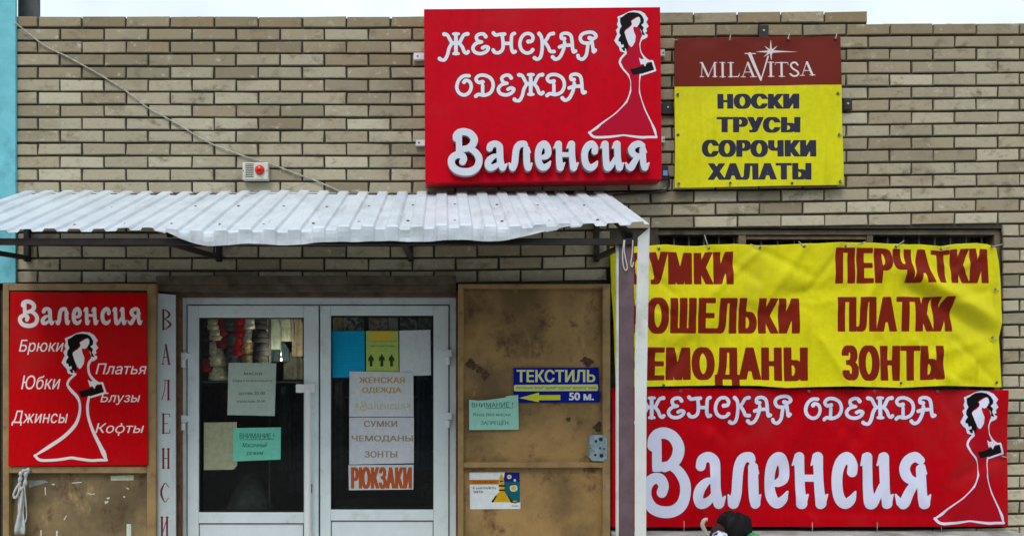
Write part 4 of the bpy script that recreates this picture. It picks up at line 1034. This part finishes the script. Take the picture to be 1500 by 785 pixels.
po_ = sheet('poster', [(687.4, 691.5), (761, 691), (762.5, 745), (688.6, 745.5)], .0235, (.70, .76, .78),
   [([Poly([(687.6, 702.2), (731.5, 702), (731, 709), (687.8, 709.2)])], (.50, .17, .015)),
    ([Poly([(739.5, 691.2), (761.3, 691.2), (761.5, 712), (736, 712)])], (.012, .022, .17)),
    ([Poly([(738.2, 705), (761.4, 705), (762, 735.5), (749, 736), (730, 724)], False)], (.01, .12, .17)),
    ([Poly([(734.5, 693), (737.8, 699), (739.3, 720), (743, 726), (748.5, 735), (721, 735), (724.5, 726), (731.5, 720), (731.5, 699)])], (.60, .36, .02)),
    ([Stroke([(731.5, 711), (739, 711)], 1.4, False), Stroke([(732, 717.5), (739, 717.5)], 1.2, False), Stroke([(733, 704.5), (736, 704.5)], 1, False), Stroke([(727, 726, .9), (721.5, 734, 1.6)], 1, False), Stroke([(744.5, 726, .9), (749.5, 734, 1.6)], 1, False),
      Text('ПОДКЛЮЧИТЬ', (692.5, 704, 728, 707.6), .005, .1, .15), Text('К «БИЛАЙНУ»', (692.5, 711.5, 727, 716), .005, .1, .15), Text('ЗДЕСЬ', (692.8, 718, 708, 722), .01, .15), Stroke([(753, 735.2), (755, 735.2)], 2.0, False)], (.035, .025, .02)),
    ([Stroke([(746, 698), (746.1, 698)], 3.2, False), Stroke([(754, 703), (754.1, 703)], 1.8, False), Poly([(747.5, 711.5), (756.5, 710.5), (757.5, 717.5), (751, 719.5), (747.5, 717)], True)], (.66, .66, .58)),
    ([Stroke([(746, 698), (746.1, 698)], 1.8, False), Stroke([(752.3, 714.5), (752.4, 714.5)], 3.2, False), Stroke([(752, 733.6), (756, 733.6)], .7, False), Stroke([(752, 736.4), (756, 736.4)], .7, False)], (.62, .42, .04)),
    ([Text('билайн', (749.5, 739, 759, 741.6), .005, .05)], (.05, .05, .06))], res=.35, thick=.0012, rough=.35, soft=.2, bmp=0)
single(po_, 'small white poster with a yellow striped rocket low on the right steel door', 'poster')

# ------------------------------------------------------------------ papers on the left door (outside of the glass)
GD = DD - .062 + .033    # outer face of the glass
p1 = sheet('paper_notice', [(335, 531), (404.8, 532), (402.6, 609), (333, 607.5)], GD + .0015, (.42, .52, .46),
   [([Text('МАСКИ', (357.5, 545, 383.5, 549.2), 0, .15), Text('(одноразовые)', (341, 555.5, 398, 560), 0, .1), Text('детям 20-00', (349.5, 573.5, 388.5, 579), 0, .1), Text('взрослым 30-00', (347, 585.5, 388.5, 590.2), 0, .1)], (.06, .09, .08))],
   res=.4, thick=.0008, relief=lambda X, Y, u, v: .0015 + .0012 * np.sin(u * 4 + v * 5) + .0022 * np.exp(-((Y - 557) / 1.5) ** 2) - .0016 * np.exp(-((Y - 561) / 1.6) ** 2) + ridge(X, Y, (338, 598), (400, 570), 4, .0015, 20) + ridge(X, Y, (372, 604), (398, 592), 3, .0012, 10) + ridge(X, Y, (345, 552), (370, 536), 3, .0012, 10), rough=.28, soft=.2, bmp=0)
single(p1, 'creased white paper notice in plastic taped high on the left door glass', 'notice')
p2w = edge_warp([(297, 0), (348, 0)], [(297, 0), (340, 0), (347, -2)], [(600, 0), (700, 0)], [(618, 0), (682, 0), (688, -4)])
p2 = sheet('blank_paper', [(298.5, 618.5), (347, 618), (347.5, 687.5), (298.5, 688)], GD + .0015, (.36, .38, .25), [], res=.8, thick=.0008, warp=p2w, relief=curl(.0006), rough=.6, var=.12, bmp=0)
single(p2, 'blank beige paper sheet on the left door glass, beside the mint one', 'paper')
p3 = sheet('paper_notice', [(342, 626.5), (411.5, 625.5), (411.2, 672.5), (341, 675.5)], GD + .0045, (.17, .60, .46),
   [([Text('ВНИМАНИЕ !', (351, 634, 401.5, 642), 0, .12), Poly([(351, 643.3), (401, 642.6), (401, 643.4), (351, 644.1)]), Text('Масочный', (355, 648, 391, 654.6), 0, .12, .25), Text('режим', (361, 661, 386, 667.6), 0, .12, .25)], (.025, .13, .10))],
   res=.4, thick=.0008, relief=lambda X, Y, u, v: .0008 + .0008 * np.sin(u * 5 + v * 2) + ridge(X, Y, (350, 668), (408, 662), 3, .0015, 8) + .004 * np.clip((X - 375) / 40, 0, 1) * np.clip((Y - 664) / 10, 0, 1), rough=.5, soft=.2, bmp=0)
single(p3, 'mint green paper notice about masks taped low on the left door glass', 'notice')

# ------------------------------------------------------------------ sheets behind the right door glass
GI = DD - .062 + .033 + .0015
def behind(name, quad, base, inks, label, cat, dd=0, res=.45, **kw):
    o = sheet(name, quad, GI + .0075 - dd, base, inks, res=res, thick=.0008, relief=curl(.0006), rough=.7, soft=.2, bmp=0, **kw)
    return single(o, label, cat)
behind('paper_sheet', [(486.5, 485), (534, 484.5), (534.5, 552), (487, 553)], (.008, .35, .62), [([Stroke([(489, y), (531, y - .3)], .25, False) for y in np.arange(490, 550, 4.3)], (.008, .27, .50))], 'bright blue sheet with faint lines high on the right door glass', 'paper', .004)
def figure(x, y, h): return [Stroke([(x, y + h * .08), (x, y + h * .1)], h * .085, False), Stroke([(x, y + h * .27, h * .16), (x, y + h * .48, h * .13)], 1, False), Stroke([(x - h * .05, y + h * .5), (x - h * .05, y + h * .97)], h * .07, False), Stroke([(x + h * .06, y + h * .5), (x + h * .06, y + h * .97)], h * .07, False), Stroke([(x - h * .16, y + h * .25), (x - h * .21, y + h * .52)], h * .055, False), Stroke([(x + h * .16, y + h * .25), (x + h * .21, y + h * .52)], h * .055, False)]
behind('mask_poster', [(536, 484.5), (583.5, 484.5), (584, 545.5), (536.5, 546)], (.42, .56, .14),
   [([Poly([(546, 485.5), (575, 485.2), (574, 497), (545, 497.5)], True)], (.68, .50, .06)), ([Text('СОБЛЮДАЙТЕ', (542, 498.6, 581, 501), 0, .1), Text('МАСОЧНЫЙ РЕЖИМ', (543, 504.5, 577, 508), 0, .1)], (.10, .15, .04)), (figure(543.5, 519.5, 16.5) + figure(559.3, 519, 17) + figure(573.5, 519.5, 16.5), (.03, .06, .02))], 'yellow green poster with three small figures on the right door glass', 'poster', .006)
behind('paper_sheet', [(585, 484), (630.5, 483), (631.5, 549.5), (585.5, 550.5)], (.62, .70, .74), [], 'blank white sheet high on the right door glass beside the yellow poster', 'paper', .004)
GOLD = (.50, .31, .09)
bw4 = sum(brush_word((527, 587, 594, 601)), [])
bw4 = [x.tf(1, 1, 0, 0, .62) for x in bw4]
behind('paper_sign', [(512, 543.5), (605.5, 545), (606, 610), (511.3, 610)], (.60, .65, .68), [([Text('ЖЕНСКАЯ', (526, 552, 593, 561), .02, .3), Text('ОДЕЖДА', (530.5, 567, 588, 576), .02, .3)], GOLD), (bw4 + [Text('«', (520, 590, 525.5, 597), 0, .2), Text('»', (595.5, 590, 601, 597), 0, .2)], (.52, .47, .24))], 'white paper sign with gold lettering in the middle of the right door', 'sign', 0)
behind('paper_sign', [(511.5, 611), (606.3, 611), (606.3, 678), (511.5, 680)], (.60, .64, .70), [([Text('СУМКИ', (533, 615.8, 582, 625), .015, .3), Text('ЧЕМОДАНЫ', (515, 637.2, 605, 647.6), .015, .3), Text('ЗОНТЫ', (534, 660.2, 582, 669.8), .015, .3)], (.36, .26, .17))], 'white paper sign with three brown words on the right door', 'sign', 0)
behind('paper_sign', [(510.3, 680.8), (606, 680), (605.5, 716.5), (511, 717.5)], (.60, .63, .64), [([Text('РЮКЗАКИ', (514, 683.5, 603.5, 715.5), .02, 1.1, track=1.12)], (.46, .10, .03))], 'white paper sign with one big orange word, lowest on the right door', 'sign', 0)

# ------------------------------------------------------------------ goods behind the door glass
def knit(name, col): return M('wool_' + name, tuple(min(.85, x * 1.35) for x in col), .95, var=.3, scale=60, bmp=.9, bscale=130)
WOOL = {'cream': knit('cream', (.62, .56, .38)), 'white': knit('white', (.66, .66, .56)), 'red': knit('red', (.50, .006, .01)), 'dark red': knit('darkred', (.25, .01, .015)), 'black': knit('black', (.015, .015, .015)), 'grey': knit('grey', (.10, .10, .11)), 'tan': knit('tan', (.45, .34, .17))}
HD = -.22
def hat(px, py, col, label, r=.058):
    a = P(px, py, HD)
    h = thing('knitted_hat', (a.x, a.y, a.z - .05), label, 'hat', 'knitted hats hanging inside the left door')
    MB().lathe((a.x, a.y, a.z), [(r * .96, -.035), (r * 1.04, -.03), (r * 1.06, -.012), (r, -.005)], 22, wob=.025).build('cuff', WOOL[col], h, True)
    MB().lathe((a.x, a.y, a.z), [(r * .98, -.006), (r * 1.0, .012), (r * .88, .034), (r * .6, .053), (r * .2, .062), (.002, .063)], 22, wob=.03).build('crown', WOOL[col], h, True)
    pom = MB(); pom.lathe((a.x, a.y, a.z), [(.004, .058), (.018, .062), (.025, .075), (.022, .09), (.010, .098), (.002, .1)], 12, wob=.12).build('pompom', WOOL[col], h, True)
    return h
for px, col, ys, nm in ((318, 'cream', (474, 492, 510, 529, 549), 'leftmost full string'), (329, 'dark red', (470, 486, 503), 'second string'), (342, 'grey', (476, 497, 517, 536), 'third string'), (353, 'red', (468, 484, 500, 514), 'fourth string'), (366, 'white', (474, 493), 'fifth string'), (366, 'tan', (511, 528), 'fifth string'), (303, 'black', (476, 494, 514), 'dark string by the left edge'), (301, 'dark red', (536,), 'dark string by the left edge'), (380, 'black', (474, 492, 512, 530), 'sixth string beside the clothes')):
    for i, y in enumerate(ys):
        pos = ['topmost', 'second', 'third', 'fourth', 'lowest'][i] if len(ys) > 1 else 'bottom'
        if col == 'tan': pos = ['third', 'lowest'][i]
        hat(px + rng.uniform(-3, 3), y + rng.uniform(-1.5, 1.5), col, f'{col} knitted hat, {pos} on the {nm} inside left door', .054 + rng.uniform(-.004, .006))
hr = thing('hat_rack', (P(340, 0, HD).x, -HD, .02), 'dark metal rack behind the left door glass holding strings of knitted hats', 'rack')
rk = M('rack_metal', (.10, .10, .10), .4, metal=.7)
for px in (302, 318, 329, 342, 353, 366, 380):
    a = P(px, 440, HD); MB().tube([(a.x, a.y, a.z), (a.x, a.y, P(0, 556, HD).z)], .003, 6).build('hanging_rod', rk, hr)
a, b2 = P(285, 440, HD), P(395, 440, HD); MB().tube([tuple(a), tuple(b2)], .008, 8).build('top_rail', rk, hr)
for px in (286, 394): a = P(px, 440, HD); MB().tube([(a.x, a.y + .02, a.z), (a.x, a.y + .02, .02)], .010, 8).build('upright', rk, hr)
sh_ = MB().pbox(284, 558, 446, 560.5, HD - .3, HD + .06).build('shelf', M('shelf_board', (.10, .11, .10), .4), hr)
def garment(name, px0, px1, y0, y1, d, col, label, cat='garment', folds=4, seed=0):
    rws = []; nn = 28
    for j in range(12):
        v = j / 11; row = []
        y = y0 + (y1 - y0) * v; w = (.55 + .45 * min(1, v * 3)) * (1 + .05 * v); cx = (px0 + px1) / 2
        for i in range(nn):
            q = 2 * math.pi * i / nn
            a = P(cx + (px1 - px0) / 2 * w * math.cos(q), y, d); a.y += (.035 + .012 * math.sin(q * folds * 2 + seed + v)) * math.sin(q) * (1 if True else 0) + .012 * math.sin(folds * 2.1 * math.cos(q) * 2 + seed) * math.sin(q)
            row.append(tuple(a))
        rws.append(row)
    m = MB().grid(rws, closed=True); o_ = len(m.v) 
    m.f.append(tuple(range(nn))); m.m.append(0); m.f.append(tuple(range(o_ - nn, o_))); m.m.append(0)
    return single(m.build(name, M('cloth_' + label[:18], col, .9, var=.3, scale=18, bmp=.3), smooth=True), label, cat)
garment('hanging_blouse', 388, 412, 458, 512, -.34, (.24, .30, .26), 'sage green blouse hanging beside the hats inside the left door', seed=1)
garment('hanging_blouse', 408, 430, 456, 500, -.37, (.34, .37, .29), 'pale olive blouse hanging near the right edge of the left door glass', seed=2)
garment('hanging_blouse', 428, 448, 458, 522, -.40, (.30, .26, .17), 'tan blouse hanging at the right edge inside the left door', seed=3)
garment('hanging_skirt', 396, 424, 502, 530, -.42, (.05, .10, .12), 'dark teal skirt hanging below the blouses inside the left door', seed=4)
garment('hanging_blouse', 416, 446, 516, 556, -.45, (.12, .125, .10), 'grey brown folded blouse on the shelf inside the left door', seed=5)
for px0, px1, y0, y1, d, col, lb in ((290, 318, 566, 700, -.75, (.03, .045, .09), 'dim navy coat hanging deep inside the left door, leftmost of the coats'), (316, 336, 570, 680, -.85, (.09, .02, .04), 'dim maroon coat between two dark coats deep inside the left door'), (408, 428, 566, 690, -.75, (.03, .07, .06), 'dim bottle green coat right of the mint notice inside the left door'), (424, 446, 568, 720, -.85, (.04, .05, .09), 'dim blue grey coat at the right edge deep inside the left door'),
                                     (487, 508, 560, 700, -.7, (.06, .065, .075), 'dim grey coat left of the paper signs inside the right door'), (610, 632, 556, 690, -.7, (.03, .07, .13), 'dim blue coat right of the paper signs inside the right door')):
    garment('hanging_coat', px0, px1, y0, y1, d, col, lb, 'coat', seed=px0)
# small bulb put at a bright glint, its lamp added to light the hats
lp = P(412, 527, -.16)
lamp = thing('added_lamp', (lp.x, lp.y, lp.z), 'tiny lit bulb added at a glint between clothes inside the left door', 'lamp')
bm_em, t, b = new_mat('lit_bulb'); b.inputs['Emission Color'].default_value = (1, .86, .62, 1); b.inputs['Emission Strength'].default_value = 3
MB().lathe((lp.x, lp.y, lp.z), [(.001, -.008), (.005, -.006), (.0065, 0), (.005, .005), (.003, .009)], 14).build('bulb', bm_em, lamp, True)
MB().tube([(lp.x, lp.y, lp.z + .009), (lp.x, lp.y, 2.6)], .0012, 6).build('cord', rk, lamp)
pl_ = bpy.data.lights.new('hat_fill_light', 'POINT'); plo = bpy.data.objects.new('hat_fill_light', pl_); COL.objects.link(plo); plo.parent = lamp; plo.location = (-.004, -.004, .035)
pl_.energy = 1.5; pl_.color = (1, .86, .66); pl_.shadow_soft_size = .012
# gown on a stand low behind the left door
gw = thing('clothes_stand', tuple(P(362, 800, -.5)), 'dim grey cone shaped cloak on a stand, low behind the left door glass', 'clothes stand')
a = P(366, 690, -.5)
MB().lathe((a.x, a.y, a.z), [(.02, .0), (.05, -.03), (.11, -.14), (.17, -.30), (.20, -.55)], 26, wob=.06).build('cloak', M('grey_green_cloak', (.13, .15, .14), .8, var=.25), gw, True)
MB().tube([(a.x, a.y, a.z), (a.x, a.y, .02)], .014, 10).build('stand_pole', rk, gw)
# packets standing above the papers of the right door
for (x0, x1, col, col2, lb) in ((488, 502, (.55, .35, .12), (.6, .55, .4), 'orange beige printed packet at the top left of the right door glass'), (503, 533, (.58, .60, .52), (.10, .12, .10), 'white printed packet with dark drawing at the top of the right door'), (540, 568, (.55, .20, .16), (.62, .56, .5), 'reddish printed packet in the middle top of the right door'), (569, 583, (.62, .66, .62), (.5, .5, .46), 'blank pale packet between red and black packets on the right door'), (586, 612, (.06, .07, .06), (.34, .38, .33), 'black packet with pale pattern at the top right of the door'), (613, 632, (.09, .11, .09), (.22, .26, .22), 'dark green packet at the top right corner of the door glass')):
    m, t, b = new_mat('packet_print'); c = mixcol(t, ramp(t, noise(t, 45, 3, .6, None, x0), .45, .56), col, col2); t.links.new(c, b.inputs['Base Color']); b.inputs['Roughness'].default_value = .3
    single(MB().pbox(x0, 465, x1, 484.5, DD - .115, DD - .085, .003).build('packet', m), lb, 'packet', 'printed packets in the right door')
single(MB().pbox(486, 485, 632, 487, DD - .13, DD - .075).build('display_ledge', rk), 'narrow metal ledge carrying printed packets inside the right door glass', 'shelf')
# dim shelving deep in the shop
ds = thing('shop_shelf', (P(560, 0, -1.2).x, 1.2, .01), 'dim grey shelf unit deep in the shop behind the right door', 'shelf')
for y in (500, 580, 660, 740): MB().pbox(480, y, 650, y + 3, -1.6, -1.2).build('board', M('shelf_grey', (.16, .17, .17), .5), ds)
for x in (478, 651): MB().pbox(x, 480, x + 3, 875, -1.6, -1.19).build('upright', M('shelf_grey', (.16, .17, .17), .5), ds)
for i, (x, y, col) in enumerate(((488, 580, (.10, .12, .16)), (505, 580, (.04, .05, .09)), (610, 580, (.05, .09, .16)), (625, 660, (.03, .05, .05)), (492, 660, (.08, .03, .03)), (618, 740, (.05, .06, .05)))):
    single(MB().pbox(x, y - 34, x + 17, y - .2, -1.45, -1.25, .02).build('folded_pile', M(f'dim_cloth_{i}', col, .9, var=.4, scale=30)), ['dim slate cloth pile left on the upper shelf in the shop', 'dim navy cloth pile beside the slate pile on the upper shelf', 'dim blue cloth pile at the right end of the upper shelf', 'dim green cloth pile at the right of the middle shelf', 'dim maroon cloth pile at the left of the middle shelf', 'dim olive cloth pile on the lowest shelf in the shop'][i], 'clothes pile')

# ------------------------------------------------------------------ small things on the wall
al = thing('alarm_box', tuple(P(374, 264, 0)), 'small white alarm box with round red lamp on the brick wall', 'alarm')
hm = M('ivory_plastic', (.62, .62, .54), .4, var=.05, dirt=(.48, .47, .40), dscale=20)
MB().pbox(355, 238, 392.5, 263, .001, .045, .005).build('housing', hm, al)
for y in np.linspace(240.5, 259, 8): MB().pbox(359.5, y - .55, 371.5, y + .55, .0455, .0462).build('grille_slot', gap_m, al)
a = P(380.5, 249.3, .0455); rlm, t, b = new_mat('red_lamp_lens'); b.inputs['Base Color'].default_value = (.65, .008, .004, 1); b.inputs['Roughness'].default_value = .12
MB().lathe((a.x, a.y, a.z), [(.028, 0), (.027, .008), (.020, .016), (.010, .020), (.001, .021)], 24, 'Y').build('red_lamp', rlm, al, True)
for px in (356.5, 391): a = P(px, 250, .046); MB().lathe((a.x, a.y, a.z), [(.004, 0), (.003, .002)], 8, 'Y').build('screw', M('grey_screw', (.2, .2, .2), .4), al)
cab = spline([tuple(P(x, y, d)) for x, y, d in ((20, 32, .03), (40, 48, .02), (62, 65, .015), (85, 77.5, .012), (92, 80, .012), (118, 94, .012), (150, 112, .012), (185, 134, .012), (215, 157, .012), (240, 171, .01), (262, 183, .01), (300, 206, .01), (335, 221, .01), (372, 233.5, .01), (398, 241, .01), (430, 253, .012), (470, 268, .012), (512, 287, .012))], 6)
single(MB().tube(cab, .0042, 6).build('cable', M('old_white_wire', (.40, .38, .34), .7, var=.3, scale=50), smooth=True), 'thin pale cable running diagonally down the brick wall', 'cable')
jb_ = thing('junction_box', tuple(P(976, 262, 0)), 'black junction box with blue plug and cable beside the red box sign', 'junction box')
blk = M('black_plastic', (.012, .012, .012), .5)
MB().pbox(969, 243, 979, 263, .001, .03, .004).build('housing', blk, jb_)
MB().pbox(971, 249.5, 978, 257.5, .0302, .04, .003).build('blue_plug', M('blue_plastic', (.14, .35, .72), .3), jb_)
c_ = spline([tuple(P(x, y, .012)) for x, y in ((977, 255), (980, 260), (980, 270), (976, 278), (964, 282), (945, 282.5), (920, 284), (898, 286))], 6)
MB().tube(c_, .0065, 8).build('black_cable', blk, jb_, True)

# scraps left on the left steel door
def scrap(name, pts, d, col, label, cat='scrap', group=None, thick=.0012):
    f_ = [P(x, y, d) for x, y in pts]; b_ = [Vector((v.x, v.y + thick, v.z)) for v in f_]; n = len(pts)
    m = MB().add(f_ + b_, [tuple(range(n)), tuple(range(2 * n - 1, n - 1, -1))] + [(i, n + i, n + (i + 1) % n, (i + 1) % n) for i in range(n)])
    return single(m.build(name, M('scrap_' + label[:20], col, .7, var=.15, scale=60)), label, cat, group)
SDp = .0235
scrap('tape_strip', [(162, 696.5), (196, 695.5), (195.5, 703), (162.5, 703.5)], SDp, (.52, .55, .40), 'pale horizontal tape strip on the upper right of the rusty door panel', 'tape')
scrap('tape_strip', [(185.5, 767), (192, 767), (192.5, 800), (185, 800)], SDp, (.62, .66, .56), 'white upright tape strip near the bottom edge of the rusty door', 'tape')
scrap('paper_scrap', [(42, 703), (66, 703), (71, 706), (60, 709), (42, 714)], SDp, (.24, .26, .24), 'torn grey paper scrap stuck beside the hanging rag on the left door', 'scrap')
PG = 'tiny torn paper bits on the rusty door panel'
for i, pts in enumerate(([(76, 708), (80, 708), (80, 710), (76, 710)], [(105, 706.5), (119, 705), (120, 706.5), (106, 708)], [(128, 721), (134, 723), (139, 722), (139, 723.5), (133, 724.5), (128, 722.5)], [(153, 734), (158, 733), (159, 735), (154, 738)], [(156, 728.5), (160, 727.5), (161, 730), (157, 731)], [(65.5, 713), (67, 713), (67, 725), (65.8, 725)], [(93, 760), (97, 754), (98, 755), (94, 762)], [(59, 776), (61, 776), (61, 790), (59.3, 790)], [(184, 713.5), (188, 714), (189, 717), (186, 715.5)], [(180.5, 726), (183, 726), (183, 728.5), (181, 728.5)], [(82, 778), (85, 776), (84, 786), (82, 788)])):
    lb = ['tiny square', 'long thin', 'curved', 'larger angular', 'small upper', 'thin upright', 'slanted', 'thin upright lowest left', 'hooked', 'round dot like', 'lowest slanted'][i]
    scrap('paper_bit', pts, SDp, (.66, .64, .54), f'{lb} white paper bit on the rusty panel of the left door', 'paper bit', PG)
rag = thing('hanging_rag', tuple(P(34, 782, .062)), 'white plastic rag knotted and hanging from the left steel door rail', 'rag')
rg = M('dirty_plastic_film', (.50, .52, .52), .4, var=.2, scale=30, bmp=.5, bscale=40)
kn = MB()
kn.tube(spline([tuple(P(x, y, .072)) for x, y in ((44, 687), (36, 689), (31, 692), (30, 700), (28, 710), (31, 716), (37, 708), (38, 694), (42, 690))], 5), [.010 + .003 * math.sin(i * 1.3) for i in range(41)], 8)
kn.tube(spline([tuple(P(x, y, .074)) for x, y in ((31, 706), (24, 714), (20, 724), (22, 729), (27, 722), (29, 712))], 5), .0065, 8)
kn.build('knot', rg, rag, True)
tl = []
for j in range(14):
    v = j / 13; y = 714 + 68 * v; w = 3.5 + 3.5 * v + (math.sin(v * 9) * 1.2)
    tl.append([tuple(P(32 - 3 * v + w * s, y, .066 + .010 * math.sin(s * 4 + v * 5))) for s in np.linspace(-1, 1, 9)])
tlo = MB().grid(tl).build('tail', rg, rag, True, fix=False); m_ = tlo.modifiers.new('thickness', 'SOLIDIFY'); m_.thickness = .002
MB().tube(spline([tuple(P(x, y, .074)) for x, y in ((36, 712), (38, 735), (39, 755), (37, 765))], 5), .0035, 6).build('string', rg, rag, True)

# ------------------------------------------------------------------ goods on the window sill
SD_ = .17
def P2(px, py): return P(px, py, SD_)
bg_ = thing('handbag', (P2(1070, 0).x, -SD_, zs), 'black bag with grey handle on the sill under the red banner', 'bag')
rows_ = []
c0 = P(1073, 0, SD_); rr = 28 * (D - SD_) / F; hh = 33.5 * (D - SD_) / F
for j in range(16):
    v = j / 15; row = []
    for i in range(40):
        q = 2 * math.pi * i / 40
        k_ = math.cos(v * math.pi / 2 * .97) ** .62 * (1 + .05 * math.sin(3 * q + 4 * v) + .035 * math.sin(7 * q - 6 * v) + .02 * math.sin(13 * q + 11 * v))
        row.append((c0.x + rr * k_ * math.cos(q) + .012 * v, c0.y + .085 * k_ * math.sin(q), zs + .001 + hh * math.sin(v * math.pi / 2) * (1 + .05 * math.cos(q + 2.6) + .05 * math.sin(4 * q + 5 * v) + .03 * math.sin(9 * q - 3 * v))))
    rows_.append(row)
mb = MB().grid(rows_, closed=True); nn = len(mb.v); mb.f.append(tuple(range(40))); mb.m.append(0); mb.f.append(tuple(range(nn - 40, nn))); mb.m.append(0)
bl_m = M('black_leather', (.003, .003, .0035), .6, var=.2, bmp=.5, bscale=50); bl_m.node_tree.nodes['Principled BSDF'].inputs['Specular IOR Level'].default_value = .18
mb.build('bag_body', bl_m, bg_, True)
MB().tube(spline([tuple(P(x, y, SD_ + .06)) for x, y in ((1038, 785), (1032, 776), (1029, 768), (1032, 761), (1036, 760.5))], 5), [.012] * 15 + [.010] * 6, 10).build('handle', M('grey_strap', (.42, .42, .38), .5), bg_, True)
def heap(name, px, py, rx, h, d, mat, label, cat, rz=.05):
    c0 = P(px, 0, d); z0 = zs + .001; rr = rx * (D - d) / F; rws = []
    for j in range(12):
        v = j / 11; row = []
        for i in range(30):
            q = 2 * math.pi * i / 30; k_ = math.cos(v * math.pi / 2 * .98) * (1 + .12 * math.sin(3 * q + 4 * v) + .07 * math.sin(7 * q - 6 * v))
            row.append((c0.x + rr * k_ * math.cos(q), c0.y + rz * k_ * math.sin(q), z0 + h * math.sin(v * math.pi / 2) * (1 + .1 * math.sin(2 * q + 5 * v))))
        rws.append(row)
    m = MB().grid(rws, closed=True); n_ = len(m.v); m.f.append(tuple(range(30))); m.m.append(0); m.f.append(tuple(range(n_ - 30, n_))); m.m.append(0)
    return single(m.build(name, mat, smooth=True), label, cat)
sm, t, b = new_mat('patterned_scarf'); c = mixcol(t, ramp(t, noise(t, 38, 3), .46, .56), (.62, .70, .85), (.02, .03, .12)); c = mixcol(t, ramp(t, noise(t, 20, 2, .5, None, 4), .62, .66), c, (.75, .78, .8)); t.links.new(c, b.inputs['Base Color'])
heap('folded_scarf', 1054, 0, 12, .046, SD_ + .125, sm, 'blue and white patterned scarf heaped in front of the black bag', 'scarf', .035)
heap('knitted_hat', 1051, 0, 11, .078, SD_ + .075, M('dark_red_wool', (.045, .005, .008), .9, var=.5, scale=50, bmp=.6), 'dark red knitted hat between the black bag and patterned scarf', 'hat', .03)
heap('green_purse', 1104, 0, 9, .030, SD_ + .09, M('bright_green_fabric', (.03, .36, .09), .6, var=.25, scale=40), 'bright green purse on the sill right of the black bag', 'purse', .04)
